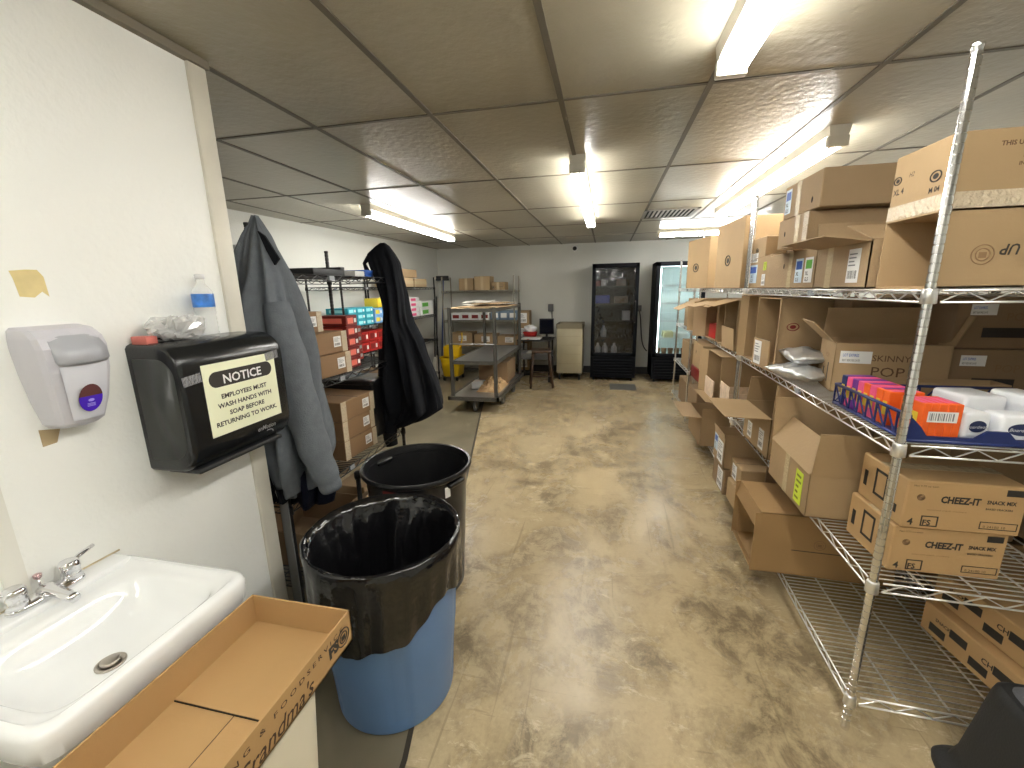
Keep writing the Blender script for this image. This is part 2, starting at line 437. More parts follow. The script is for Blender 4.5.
# main floor slab to the right of the seam, darker smoother slab to the left
seam = [(-.36, YF), (-.64, 1.03), (-1.55, 4.98), (-2.27, YB)]
mb = MB(); mb.add([(seam[0][0], YF, 0), (XR, YF, 0), (XR, YB, 0), (seam[3][0], YB, 0), (seam[2][0], seam[2][1], 0), (seam[1][0], seam[1][1], 0)], [(0,1,2,3,4,5)], FLOORM)
FLOORD = mat('grey_brown_floor', srgb(118, 110, 90), .4, vary=.22, vscale=2.2, bump=.06, bscale=12)
mb.add([(XL-.3, YF, 0), (seam[0][0], YF, 0), (seam[1][0], seam[1][1], 0), (seam[2][0], seam[2][1], 0), (seam[3][0], YB, 0), (XL-.3, YB, 0)], [(0,1,2,3,4,5)], FLOORD)
dk = mat('dark_seam', srgb(52, 46, 36), .7)
for (a, b2) in zip(seam, seam[1:]):
    mb.slab((a[0]-.012, a[1], .0008), (b2[0]-a[0], b2[1]-a[1], 0), (.02, 0, 0), .0008, dk)
fl = mb.build('floor', recalc=False); struct(fl)
for p in fl.data.polygons[:2]:
    pass
mb = MB(); mb.box((.1, 6.75, .001), (.52, 7.2, .003), mat('grey_floor_patch', srgb(92, 92, 88), .6, vary=.1)); struct(mb.build('floor_patch'))

def wallbox(name, lo, hi, m): mb = MB(); mb.box(lo, hi, m); return struct(mb.build(name))
wallbox('wall_back', (XL-.5, YB, 0), (XR+.1, YB+.1, CEIL), WALL_FAR)
wallbox('wall_right', (XR, YF, 0), (XR+.1, YB, CEIL), WALL_FAR)
wallbox('wall_front', (XL-.5, YF-.1, 0), (XR+.1, YF, CEIL), WALL_FAR)
# far left wall stands a touch out of square
mb = MB(); a, b2 = Vector((-3.72, 1.2, 0)), Vector((-3.30, YB+.05, 0)); d = b2-a
mb.slab(a, d, (0, 0, CEIL), -.1, WALL_FAR); struct(mb.build('wall_left'))
wallbox('wall_divider', (-3.8, 1.1, 0), (-1.55, 1.2, CEIL), WALL_FAR)
# near partition with the sink
wallbox('wall_partition', (-1.55, YF, 0), (-1.424, 1.36, CEIL), WALL_NEAR)
mb = MB(); mb.box((-1.565, 1.355, 0), (-1.412, 1.425, CEIL), TRIMW, bevel=.004); struct(mb.build('trim_1'))
mb = MB(); mb.box((-1.424, .60, 0), (-1.4195, .645, CEIL), mat('seam_strip', srgb(228, 227, 218), .4)); struct(mb.build('trim_2'))
mb = MB(); mb.box((-1.424, YF, CEIL-.03), (-1.40, 1.43, CEIL-.002), mat('dark_cove', srgb(120, 112, 96), .6)); struct(mb.build('trim_3'))
# back wall panel joints and base
mb = MB()
for x in (-2.35, -1.13, .09, .72, 1.31): mb.box((x-.012, YB-.004, .1), (x+.012, YB, CEIL), WALL_FAR)
struct(mb.build('trim_4'))
mb = MB(); mb.box((-3.3, YB-.012, 0), (XR, YB, .13), mat('dark_base', srgb(48, 46, 44), .5)); struct(mb.build('baseboard_back'))
mb = MB(); mb.box((XR-.012, YF, 0), (XR, YB-.012, .1), mat('dark_base', srgb(48, 46, 44), .5)); struct(mb.build('baseboard_right'))

# ceiling: vinyl faced panels in a T-bar grid, 0.61 x 1.24 m
CE = bpy.data.materials.new('vinyl_ceiling_panel'); CE.use_nodes = True; nt = CE.node_tree; b = nt.nodes['Principled BSDF']
tc = nt.nodes.new('ShaderNodeTexCoord')
n = nt.nodes.new('ShaderNodeTexNoise'); n.inputs['Scale'].default_value = .8; n.inputs['Detail'].default_value = 4; nt.links.new(tc.outputs['Object'], n.inputs['Vector'])
r = nt.nodes.new('ShaderNodeValToRGB'); r.color_ramp.elements[0].color = srgb(142, 136, 118)+(1,); r.color_ramp.elements[1].color = srgb(172, 166, 148)+(1,)
r.color_ramp.elements[0].position = .3; r.color_ramp.elements[1].position = .7
nt.links.new(n.outputs['Fac'], r.inputs['Fac']); nt.links.new(r.outputs['Color'], b.inputs['Base Color'])
b.inputs['Roughness'].default_value = .30
n2 = nt.nodes.new('ShaderNodeTexNoise'); n2.inputs['Scale'].default_value = 26; n2.inputs['Detail'].default_value = 4; nt.links.new(tc.outputs['Object'], n2.inputs['Vector'])
bp = nt.nodes.new('ShaderNodeBump'); bp.inputs['Strength'].default_value = .35; bp.inputs['Distance'].default_value = .01; nt.links.new(n2.outputs['Fac'], bp.inputs['Height']); nt.links.new(bp.outputs[0], b.inputs['Normal'])
GRIDM = mat('weathered_ceiling_grid', srgb(96, 90, 78), .5)
AX, AY, GX, GY = .61, 1.24, -.219, 2.068
mb = MB(); mb.box((XL-.6, YF-.1, CEIL), (XR+.1, YB+.1, CEIL+.05), CE)
ceil = mb.build('ceiling'); struct(ceil)
mb = MB(); i = -6
while GX+i*AX < XR: 
    x = GX+i*AX; mb.box((x-.012, YF, CEIL-.004), (x+.012, YB, CEIL+.002), GRIDM); i += 1
j = -3
while GY+j*AY < YB:
    y = GY+j*AY; mb.box((XL-.3, y-.010, CEIL-.0035), (XR, y+.010, CEIL+.002), GRIDM); j += 1
mb.build('ceiling_grid', ceil)

# air diffuser in the ceiling
t = thing('ceiling_vent', 'louvred metal air vent in the ceiling above the far aisle', 'vent', (.66, 5.25, CEIL-.004))
mb = MB(); w, d = .28, .28
VM = mat('grey_vent_metal', srgb(140, 136, 128), .45, .3)
for lo, hi in (((-w,-d),(w,-d+.03)), ((-w,d-.03),(w,d)), ((-w,-d),(-w+.03,d)), ((w-.03,-d),(w,d))): mb.box(lo+(-.012,), hi+(0,), VM)
mb.build('frame', t)
mb = MB(); mb.box((-w+.03, -d+.03, -.001), (w-.03, d-.03, 0), mat('vent_dark', (.01,.01,.01), .8)); mb.build('duct_opening', t)
mb = MB()
for k in range(11):
    x = -w+.05+k*.046; mb.slab((x, -d+.03, -.014), (.03, 0, .011), (0, 2*d-.06, 0), .002, VM)
mb.build('louvres', t)

# ---------------------------------------------------------------- ceiling strip lights
TUBE = mat('lit_fluorescent_tube', (1, 1, 1), .4, emit=(1.0, .985, .945), estr=LIGHT_STR)
FIXW = mat('white_enamel', srgb(206, 202, 190), .4)
def strip_light(label, x, y0, y1, z=CEIL, rz=0.0, group='fluorescent strip lights on the ceiling'):
    """two-lamp strip, local y 0..L, hung under the ceiling"""
    L = y1-y0
    t = thing('fluorescent_strip_light', label, 'ceiling light', (x, y0, z), rz, group)
    mb = MB(); mb.prism([(-.052, 0), (-.045, -.045), (-.03, -.056), (.03, -.056), (.045, -.045), (.052, 0)], 'y', .0, L, FIXW); mb.build('housing', t)
    for sx in (-1, 1):
        mb = MB(); mb.lathe([(.004, 0), (.0127, .002), (.0127, L-.082), (.004, L-.08)], TUBE, n=10, M=Matrix.Translation((sx*.032, .04, -.085)) @ Matrix.Rotation(-PI/2, 4, 'X')); mb.build('tube', t)
    for yy in (.0, L-.035):
        mb = MB(); mb.box((-.05, yy, -.102), (.05, yy+.035, -.05), FIXW, bevel=.004); mb.build('lamp_holder', t)
    return t
strip_light('double tube strip light at top right, nearest the camera and largest', .40, -.55, 1.80)
strip_light('double tube strip light over the middle of the aisle', -.20, 2.86, 5.40)
strip_light('double tube strip light over the black shelving at the left', -2.24, 3.82, 6.15)
strip_light('double tube strip light above the right shelving, partly hidden by boxes', 1.17, 2.74, 5.18)
strip_light('strip light running crossways in front of the back wall coolers', 2.2, 0, 1.50, rz=PI/2).location = (2.2, 6.75, CEIL)
strip_light('double tube strip light added unseen behind the viewer, towards the sink wall', -.82, -1.45, -.25)  # unseen lamp added to brighten the near wall, placed by its shadow direction
# small dome camera on the back wall
t = thing('security_camera', 'small black dome camera high on the back wall', 'camera', (-.59, YB, 2.32))
mb = MB(); mb.lathe([(.05, 0), (.05, .03), (.04, .035)], WHITEPL, n=16, M=Matrix.Rotation(PI/2, 4, 'X')); mb.build('mount', t)
mb = MB(); mb.lathe([(.04, .03), (.038, .05), (.028, .068), (.012, .078), (.002, .08)], BLKPL, n=16, M=Matrix.Rotation(PI/2, 4, 'X')); mb.build('dome', t)
# ================================================================ LEFT: sink, dispensers, bins
WX = -1.424
# ---- hand sink with faucet
t = thing('hand_sink', 'white wall-hung ceramic hand sink with chrome faucet', 'sink', (-1.184, .610, .845))
CER = mat('white_ceramic', srgb(236, 238, 238), .08, coat=.3)
def sring(cx, cy, hx, hy, z, e=6, n=88, skew=0):
    out = []
    for k in range(n):
        a = 2*PI*k/n; c, s_ = math.cos(a), math.sin(a)
        out.append((cx+hx*math.copysign(abs(c)**(2/e), c), cy+hy*math.copysign(abs(s_)**(2/e), s_), z))
    return out
mb = MB()
R = [sring(-.10, 0, .10, .13, -.20, 4), sring(-.06, 0, .15, .19, -.15, 5), sring(0, 0, .238, .250, -.075, 9), sring(0, 0, .246, .256, -.066, 10), sring(0, 0, .249, .259, -.03, 11),
     sring(0, 0, .249, .259, -.012, 11), sring(0, 0, .244, .254, -.002, 11), sring(0, 0, .236, .246, .0015, 11), sring(0, 0, .226, .236, .001, 11), sring(.001, 0, .219, .229, -.006, 10),
     sring(.035, 0, .176, .214, -.010, 8), sring(.042, 0, .164, .205, -.013, 6), sring(.044, 0, .156, .198, -.022, 5.5), sring(.046, 0, .146, .188, -.055, 5), sring(.046, 0, .130, .172, -.092, 4), sring(.044, 0, .10, .138, -.122, 3),
     sring(.04, 0, .06, .08, -.134, 2.4), sring(.038, 0, .028, .028, -.138, 2)]
R = [[(x*.965, y*.91, z*.8 if i > 12 else z) for x, y, z in q] for i, q in enumerate(R)]
mb.rings(R, CER, cap0=True); smooth_angle(mb.build('basin', t), 40)
mb = MB(); mb.box((-.2398, -.222, -.02), (-.168, .222, .006), CER, bevel=.006, seg=3); mb.build('back_ledge', t)
for sy in (-1, 1):
    mb = MB(); mb.box((-.03, sy*.232-.006, -.012), (.03, sy*.232+.006, .002), CER, bevel=.004, seg=2)
DZ = Matrix.Translation((0, 0, .0276))
mb = MB(); mb.lathe([(.030, -.1385), (.030, -.1345), (.026, -.1335), (.022, -.137), (.002, -.138)], mat('brushed_drain', (.5, .46, .40), .3, 1.0), (.038, 0, 0), M=DZ); mb.lathe([(.019, -.137), (.019, -.1285), (.016, -.126), (.002, -.1255)], mat('brushed_drain', (.5, .46, .40), .3, 1.0), (.038, 0, 0), M=DZ); mb.build('drain_stopper', t)
f = MB()
f.rings([sring(-.205, .045, .027, .078, .006, 3, 40), sring(-.205, .045, .027, .078, .014, 3, 40), sring(-.205, .045, .020, .068, .022, 3, 40), sring(-.205, .045, .006, .03, .026, 2, 40)], CHROMEF, cap0=True, cap1=True)
f.rings([[( -.205+.012*i+.016*math.sin(a)*0, .045+.021*math.cos(a)*(1-.05*i), .030-.0022*i+.011*math.sin(a)) for a in [2*PI*k/16 for k in range(16)]] for i in range(0, 9)], CHROMEF, cap0=True, cap1=True)
fo = f.build('faucet', t)
for sy in (-1, 1):
    c = (-.205, .045+sy*.055)
    k = MB(); k.lathe([(.023, .018), (.021, .032), (.019, .040), (.022, .046), (.022, .062), (.018, .068), (.002, .069)], CHROMEF, (c[0], c[1], 0), n=20)
    k.tube([(c[0], c[1], .056), (c[0]-.012, c[1]+sy*.03, .062), (c[0]-.018, c[1]+sy*.07, .068)], [.007, .006, .005], CHROMEF, n=10); k.build('handle', fo)
k = MB(); k.tube([(-.222, .045, .02), (-.222, .045, .052)], .0028, CHROMEF); k.lathe([(.003, .05), (.008, .056), (.009, .064), (.004, .067), (.001, .067)], mat('pink_chrome', (.7,.5,.5), .15, 1.0), (-.222, .045, 0), n=12); k.build('lift_rod', fo)
# sealant line at the wall
mb = MB(); mb.tube([(-.2385, -.235, .006), (-.2385, .236, .006)], .003, mat('old_sealant', srgb(196, 182, 150), .7), n=5); mb.build('sealant_bead', t)
# drain pipe below
mb = MB(); mb.tube([(-.02, 0, -.15), (-.02, 0, -.30), (-.04, 0, -.345), (-.09, 0, -.36), (-.12, 0, -.33), (-.238, 0, -.32)], .017, CHROMEF, n=12); mb.build('drain_pipe', t)

# ---- soap dispenser
t = thing('soap_dispenser', 'light grey wall soap dispenser with purple window', 'soap dispenser', (WX, .803, 1.268))
G1 = mat('light_grey_plastic', srgb(196, 195, 202), .38); G2 = mat('mid_grey_plastic', srgb(164, 166, 172), .3)
def sect(z, w, d, c=.022):
    w *= .9; d *= .84
    return [(0, -w, z), (d-c, -w, z), (d-c*.3, -w+c*.25, z), (d, -w+c, z), (d+.006, 0, z), (d, w-c, z), (d-c*.3, w-c*.25, z), (d-c, w, z), (0, w, z)]
mb = MB(); mb.rings([sect(0, .046, .075), sect(.012, .056, .092), sect(.07, .068, .112), (sect(.15, .078, .128)), sect(.21, .082, .130), sect(.236, .081, .118), sect(.256, .078, .09), sect(.264, .070, .05)], G1, cap0=True, cap1=True, smooth=False)
ho = mb.build('housing', t)
mb = MB(); mb.rings([[(d*.84+.002, -w*.9, z), (d*.84+.006, -w*.45, z), (d*.84+.008, 0, z), (d*.84+.006, w*.45, z), (d*.84+.002, w*.9, z)] for z, w, d in ((.02, .038, .100), (.08, .048, .1185), (.14, .055, .131), (.165, .057, .133))], mat('pale_grey_face', srgb(206, 208, 216), .35), closed=False)
mb.build('front_panel', t)
mb = MB(); mb.rings([[(d*.84-.03, -w*.9, z), (d*.84, -w*.9, z), (d*.84+.007, -w*.45, z), (d*.84+.010, 0, z), (d*.84+.007, w*.45, z), (d*.84, w*.9, z), (d*.84-.03, w*.9, z)] for z, w, d in ((.168, .054, .142), (.178, .059, .150), (.205, .062, .142), (.238, .060, .112), (.244, .057, .100))], G2, cap0=True, cap1=True, closed=True)
mb.build('push_lever', t)
O = Vector((.1015, 0, .078)); U = Vector((0, 1, 0)); V = Vector((.24, 0, 1)).normalized()
Mw = fmat(O, U, V, U.cross(V), .008)
mb = MB(); mb.add([(.027*math.cos(a*PI/14), .038*math.sin(a*PI/14), 0) for a in range(28)], [tuple(range(28))], mat('amber_window', srgb(96, 58, 60), .15), Mw)
mb.add([(.0265*math.cos(a*PI/14), .0375*min(.15, math.sin(a*PI/14)), .0006) for a in range(28)], [tuple(range(28))], mat('purple_soap', srgb(74, 40, 190), .15), Mw)
mb.add([(.007*math.cos(a*PI/8), -.006+.004*math.sin(a*PI/8), .001) for a in range(16)], [tuple(range(16))], mat('lilac_print', srgb(170, 160, 240), .4), Mw)
for k in range(3): mb.box((-.009, -.016-k*.0035, .0009), (.009, -.0145-k*.0035, .0011), mat('lilac_print', srgb(170, 160, 240), .4), M=Mw)
mb.build('level_window', t)

# ---- tape residue on the wall
ty = mat('yellowed_tape', srgb(214, 196, 140), .5, vary=.06, vscale=30)
mb = MB(); mb.prism([(.768, 1.668), (.800, 1.672), (.822, 1.672), (.832, 1.655), (.834, 1.605), (.822, 1.618), (.804, 1.603), (.776, 1.606), (.772, 1.65)], 'x', WX, WX+.0009, ty)
tag(mb.build('tape_residue'), 'patch of yellowed tape residue on the wall above the soap dispenser', 'tape')
mb = MB(); mb.prism([(.742, 1.222), (.772, 1.224), (.785, 1.258), (.742, 1.268)], 'x', WX, WX+.0009, mat('brown_tape', srgb(178, 158, 122), .5))
tag(mb.build('adhesive_residue'), 'brown adhesive residue on the wall just below left of soap dispenser', 'tape')

# ---- towel dispenser
TY0, TY1, TD = .982, 1.402, .188
t = thing('paper_towel_dispenser', 'black wall-mounted paper towel dispenser with notice sign', 'towel dispenser', (WX, TY0, 1.045))
L = TY1-TY0
def dprof(h0, h1, d, rr, n=8):
    pts = [(0, h0), ]
    for k in range(n+1): a = -PI/2+PI/2*k/n; pts.append((d-rr*1.1+rr*1.1*math.cos(a), h0+rr*1.1+rr*1.1*math.sin(a)))
    for k in range(n+1): a = PI/2*k/n; pts.append((d-rr+rr*math.cos(a), h1-rr+rr*math.sin(a)))
    pts.append((0, h1)); return pts
DB = mat('gloss_black_plastic', (.010, .011, .012), .22, bump=.04, bscale=120)
mb = MB(); P = dprof(0, .415, TD, .078)
def scl(P, k): cx, cz = TD*.45, .21; return [(cx+(x-cx)*k if x > 0 else 0, cz+(z-cz)*k) for x, z in P]
mb.rings([[(x, y, z) for x, z in scl(P, k)] for y, k in ((0, .93), (.006, .975), (.018, 1.0), (L-.018, 1.0), (L-.006, .975), (L, .93))], DB, cap0=True, cap1=True)
smooth_angle(mb.build('cover', t), 40)
mb = MB(); P2 = [(max(x, .02), z) for x, z in scl(P, .78)]
mb.rings([[(x, y, z) for x, z in P2] for y in (.001, -.0025)], mat('dark_grey_panel', (.035, .038, .036), .35), cap1=True, cap0=True); mb.build('side_panel', t)
mb = MB(); mb.box((.03, .03, -.012), (TD-.03, L-.03, .004), BLKMAT, bevel=.004); mb.build('towel_slot', t)
# sign taped on the cover
Ms = Matrix.Translation((TD+.0012, .068, .100)) @ Matrix(((0,0,1,0),(1,0,0,0),(0,1,0,0),(0,0,0,1)))
sw, sh = .300, .240
mb = MB(); PAP = mat('cream_paper', srgb(238, 240, 208), .5)
mb.box((0, 0, 0), (sw, sh, .0008), PAP, M=Ms)
pill = []
for k in range(13): a = PI/2+PI*k/12; pill.append((.045+.026*math.cos(a), .186+.026*math.sin(a)))
for k in range(13): a = -PI/2+PI*k/12; pill.append((sw-.045+.026*math.cos(a), .186+.026*math.sin(a)))
mb.add([(x, y, .0012) for x, y in pill], [tuple(range(len(pill)))], INK, Ms)
mb.text('NOTICE', .042, WHITEP, Ms @ Matrix.Translation((sw/2, .169, .0016)), bold=.02, align='c', squash=1.05)
for k, s_ in enumerate(('EMPLOYEES MUST', 'WASH HANDS WITH', 'SOAP BEFORE', 'RETURNING TO WORK.')):
    mb.text(s_, .0215, INK, Ms @ Matrix.Translation((sw/2, .120-k*.030, .0014)), bold=.03, align='c', squash=1.12)
so = mb.build('notice_sign', t)
for u, v in ((-.045, .19), (sw-.02, .185)):
    mb = MB(); mb.box((u, v, .0010), (u+.062, v+.030, .0016), mat('shiny_clear_tape', (.5, .5, .52), .06, spec=1.0, bump=1.6, bscale=120, alpha=.45), M=Ms @ Matrix.Rotation(.1, 4, 'Z')); mb.build('tape_strip', so)
mb = MB(); Mt = Matrix.Translation((TD+.0012, .245, .062)) @ Matrix(((0,0,1,0),(1,0,0,0),(0,1,0,0),(0,0,0,1)))
GS = mat('silver_print', (.5, .5, .52), .3, .6)
mb.text('enMotion', .022, GS, Mt, shear=.3, bold=.01); mb.tube([(.05+.02*math.cos(a), -.015+.008*math.sin(a), 0) for a in [-.4+k*.3 for k in range(9)]], .0012, GS, n=4, M=Mt); mb.build('logo', t)

# ---- things on top of the dispenser
ZT = 1.045+.415
t = thing('water_bottle', 'clear plastic water bottle with blue label on towel dispenser', 'bottle', (WX+.05, 1.225, ZT+.001))
PET = mat('clear_pet', (.85, .88, .88), .06, spec=.8, alpha=.28)
mb = MB(); prof = [(.020, 0), (.031, .004), (.0325, .012), (.030, .02), (.0325, .028), (.030, .036), (.0325, .044), (.030, .052), (.0325, .06), (.030, .07), (.0325, .08), (.0325, .146), (.030, .155), (.023, .168), (.0135, .178), (.0125, .186), (.015, .188), (.0125, .192), (.0125, .20)]
mb.lathe(prof, PET, n=24, cap1=False); mb.build('bottle_body', t)
mb = MB(); mb.lathe([(.0330, .100), (.0332, .101), (.0332, .144), (.0330, .145)], mat('blue_bottle_label', srgb(60, 120, 200), .35, vary=.5, vscale=30), n=24, cap0=False, cap1=False); mb.build('bottle_label', t)
mb = MB(); mb.lathe([(.015, .196), (.0152, .208), (.014, .211), (.001, .211)], WHITEPL, n=20); mb.build('bottle_cap', t)

t = thing('plastic_bag', 'crumpled clear plastic bag of wrapped cutlery on dispenser', 'plastic bag', (WX+.06, 1.10, ZT+.001))
BAG = mat('cloudy_clear_plastic', (.72, .72, .70), .08, spec=1.0, alpha=.55)
def blob(mb, c, rx, ry, rz_, m, seed=1, amp=.25, n=20, k=12):
    r = random.Random(seed); ph = [(r.uniform(0, 6), r.uniform(2, 5), r.uniform(2, 5)) for _ in range(4)]
    R = []
    for i in range(k+1):
        th = PI*i/k; ring = []
        for j in range(n):
            a = 2*PI*j/n; w = 1+amp*sum(math.sin(p+f1*a+f2*th*1.0) for p, f1, f2 in [(p, round(f), g) for p, f, g in ph])/3*math.sin(th)
            ring.append((c[0]+rx*w*math.sin(th)*math.cos(a), c[1]+ry*w*math.sin(th)*math.sin(a), c[2]+rz_*(1-math.cos(th))*w if i else c[2]))
        R.append(ring)
    mb.rings(R, m, cap0=True, cap1=True)
mb = MB(); blob(mb, (0, 0, 0), .045, .085, .034, BAG, 3, .45, 34, 18); q = random.Random(2); mb.v = [(x+q.uniform(-.006, .006), y+q.uniform(-.006, .006), max(.0005, z+q.uniform(-.007, .007))) for x, y, z in mb.v]; mb.sm = [False]*len(mb.sm); mb.build('bag', t)
mb = MB(); blob(mb, (-.005, -.02, .002), .03, .05, .016, mat('silver_wrap', (.6,.6,.62), .2, .9, bump=.8, bscale=60), 8, .35); mb.build('wrapped_sachet', t)
tag(MB().box((0, 0, 0), (.06, .035, .026), mat('soft_red_card', srgb(200, 110, 98), .5), bevel=.003).build('small_box', None, (WX+.03, .985, ZT-.02)), 'small red box at near left end of dispenser top', 'box')
bpy.data.objects['small_box'].location = (WX+.012, .995, ZT-.004)

# ---- cardboard tray on a bin
c = carton('shallow open cardboard tray on white bin below the sink', (-.920, .0, .713), (.297, .812, .088), name='cardboard_tray', cat='cardboard tray', m=mat('tray_card', srgb(172, 138, 92), .7, vary=.05, vscale=4, bump=.08), open='+z',
  stamps=[('+x', .545, .08, .052, "Grandma's", dict(shear=.35, bold=.008, sq=.95, ink=mat('dark_brown_print', srgb(60, 38, 22), .7))), ('+x', .42, .66, .017, 'V E N D I N G   &   F O O D S E R V I C E', dict(sq=1.45, bold=.01, ink=mat('dark_brown_print', srgb(60, 38, 22), .7))),
          ('+x', .955, .45, .045, '#circle', dict(ink=INK)), ('+x', .885, .30, .04, 'FS', dict(bold=.06))])
mb = MB(); tc_ = mat('tray_card', (0,0,0)); sd = mat('cardboard_seam', (0,0,0))
mb.box((.0045, .575, .0045), (.292, .807, .0075), tc_); mb.box((.006, .5725, .0045), (.291, .574, .0078), sd); mb.box((.1655, .006, .0046), (.1667, .572, .0052), sd)
mb.build('bottom_flap', c)
t = thing('waste_bin', 'off-white plastic bin standing under the cardboard tray', 'bin', (-.825, .42, 0))
mb = MB(); CR = mat('cream_bin_plastic', srgb(222, 216, 196), .4)
mb.rings([sring(0, 0, a, b_, z, 6, 48) for a, b_, z in ((.13, .24, 0), (.15, .27, .012), (.168, .33, .64), (.168, .33, .68))], CR, cap0=True); smooth_angle(mb.build('body', t), 50)
mb = MB(); mb.rings([sring(0, 0, a, b_, z, 6, 48) for a, b_, z in ((.166, .326, .665), (.169, .331, .668), (.169, .331, .700), (.16, .32, .709), (.12, .26, .7125))], CR, cap1=True); mb.build('lid', t)

# ---- blue trash can with black liner
BC = (-.81, 1.31)
t = thing('trash_can', 'blue plastic trash can lined with a black bag', 'trash can', BC+(0,))
CANB = mat('blue_grey_plastic', srgb(98, 134, 184), .38, bump=.04, bscale=80)
def flute(a, r, amt):
    s_ = math.sin(a*5+.4); return r-amt*(1 if s_ > .72 else 0)
n = 120
mb = MB(); R = []
for z, r in ((0, .222), (.006, .230), (.04, .233), (.06, .234), (.5, .262), (.52, .264), (.66, .272), (.665, .285), (.70, .287), (.705, .28), (.70, .281), (.66, .274), (.3, .255), (.02, .225)):
    R.append([((flute(2*PI*k/n, r, .008 if .05 < z < .51 and r > .233 else 0))*math.cos(2*PI*k/n), (flute(2*PI*k/n, r, .008 if .05 < z < .51 and r > .233 else 0))*math.sin(2*PI*k/n), z) for k in range(n)])
mb.rings(R, CANB, cap0=True, cap1=True); smooth_angle(mb.build('can_body', t), 30)
LIN = mat('black_bin_liner', (.006, .006, .007), .12, spec=.7, bump=1.0, bscale=9)
def liner(mb, r0, zr, drop, deep, seed, m):
    r = random.Random(seed); n = 160
    ph = [(r.uniform(0, 6.28), r.choice((5, 7, 9, 12, 17, 23)), r.uniform(.3, 1)) for _ in range(9)]
    def fn(a, q): return sum(w*math.sin(f*a+p+q*1.7) for p, f, w in ph)/3
    R = []
    for i, (rr, z, amp) in enumerate(((.02, deep, .02), (.12, deep+.02, .03), (.19, deep+.10, .035), (r0*.74, deep+.2, .04), (r0*.81, zr-.16, .032), (r0*.88, zr-.08, .018), (r0*.955, zr-.02, .004), (r0*1.02, zr+.012, .003), (r0*1.06, zr+.004, .003), (r0*1.055, zr-.04, .006), (r0*1.04, zr-.10, .008))):
        R.append([((rr+amp*fn(2*PI*k/n, i))*math.cos(2*PI*k/n), (rr+amp*fn(2*PI*k/n, i))*math.sin(2*PI*k/n), z+.25*amp*fn(2*PI*k/n+1, i)) for k in range(n)])
    for q in (.4, .7, 1.0):
        R.append([((r0*(1.045-.02*q)+.010*fn(a, 2+q))*math.cos(a), (r0*(1.045-.02*q)+.010*fn(a, 2+q))*math.sin(a), zr-.10-q*(drop(a)-.10)) for a in [2*PI*k/n for k in range(n)]])
    mb.rings(R, m, cap0=True)
mb = MB(); liner(mb, .277, .705, lambda a: .245+.05*math.sin(a+2.3)+.03*math.sin(3*a)-.10*max(0, math.cos(a-.25))**2+.02*math.sin(7*a+1), .18, 5, LIN)
mb.build('bin_liner', t)
# ---- black trash can behind
t = thing('trash_can', 'glossy black round trash can with red sticker, empty', 'trash can', (-.962, 1.93, 0))
mb = MB(); mb.lathe([(.21, 0), (.222, .01), (.225, .05), (.264, .675), (.276, .682), (.287, .690), (.290, .702), (.284, .712), (.274, .710), (.262, .66), (.215, .05), (.002, .04)], BLKPL, n=64, cap0=True, cap1=False); smooth_angle(mb.build('can_body', t), 45)
def curved_patch(mb, r, a0, a1, z0, z1, m, n=8):
    mb.rings([[(r*math.cos(a0+(a1-a0)*k/n), r*math.sin(a0+(a1-a0)*k/n), z) for k in range(n+1)] for z in (z0, z1)], m, closed=False)
mb = MB(); curved_patch(mb, .2665, -1.80, -1.25, .632, .668, DRED); curved_patch(mb, .2668, -1.80, -1.25, .622, .632, WHITEP); mb.build('red_label', t)
mb = MB(); curved_patch(mb, .2660, -.62, -.50, .60, .655, WHITEP); mb.build('white_patch', t)  # small white patch on the right side of the can
for a in (-.35, 2.78):
    mb = MB(); mb.box((.25, -.055, .645), (.285, .055, .672), BLKPL, bevel=.010, M=Matrix.Rotation(a, 4, 'Z')); mb.build('handle', t)
# dolly handle leaning by the can
t = thing('hand_truck', 'black steel hand truck handle standing left of black can', 'hand truck', (-1.36, 1.93, 0))
mb = MB(); mb.tube([(0,-.0,.02), (.035,0,.40), (.035, 0, .60)], .013, BLKMAT, n=10); mb.lathe([(.018, .585), (.02, .60), (.02, .625), (.01, .632)], BLKPL, (.035, 0, 0), n=12); mb.build('upright', t)
mb = MB(); mb.box((-.02, -.09, 0), (.10, .09, .012), BLKMAT); mb.tube([(0, -.10, .05), (0, .10, .05)], .008, BLKMAT); mb.build('toe_plate', t)
for y in (-.1, .1):
    mb = MB(); mb.lathe([(.012, -.015), (.045, -.015), (.05, -.008), (.05, .008), (.045, .015), (.012, .015)], BLKPL, n=20, M=Matrix.Translation((-.01, y, .05)) @ Matrix.Rotation(PI/2, 4, 'X')); mb.build('wheel', t)
# ================================================================ LEFT: black wire shelving, its stock and the coats
UX = -1.50      # front edge of the near unit
unitA = wire_unit('black wire shelving unit near the sink wall, coats on its posts', (UX, 1.60, 0), 0, -.50, 1.22, (.15, .57, 1.13, 1.70), 1.88, BLKWIRE) if False else None
def unit_neg(label, x, y, D, L, zs, h, m, group=None, **k):
    # shelving whose aisle side is at x and which reaches back towards -x
    return wire_unit(label, (x-D, y, 0), 0, D, L, zs, h, m, group, **k)
unit_neg('black wire shelving unit nearest the sink wall, coats hung on its posts', UX, 1.60, .50, 1.22, (.15, .57, 1.13, 1.70), 1.90, BLKWIRE)
unit_neg('black wire shelving unit against the left wall, middle of the row', -2.98, 4.40, .45, 1.25, (.15, .84, 1.19, 1.67), 1.84, BLKWIRE)
unit_neg('black wire shelving unit at the far left corner by the mops', -2.98, 5.72, .45, 1.42, (.15, .76, 1.20, 1.67), 1.84, BLKWIRE)
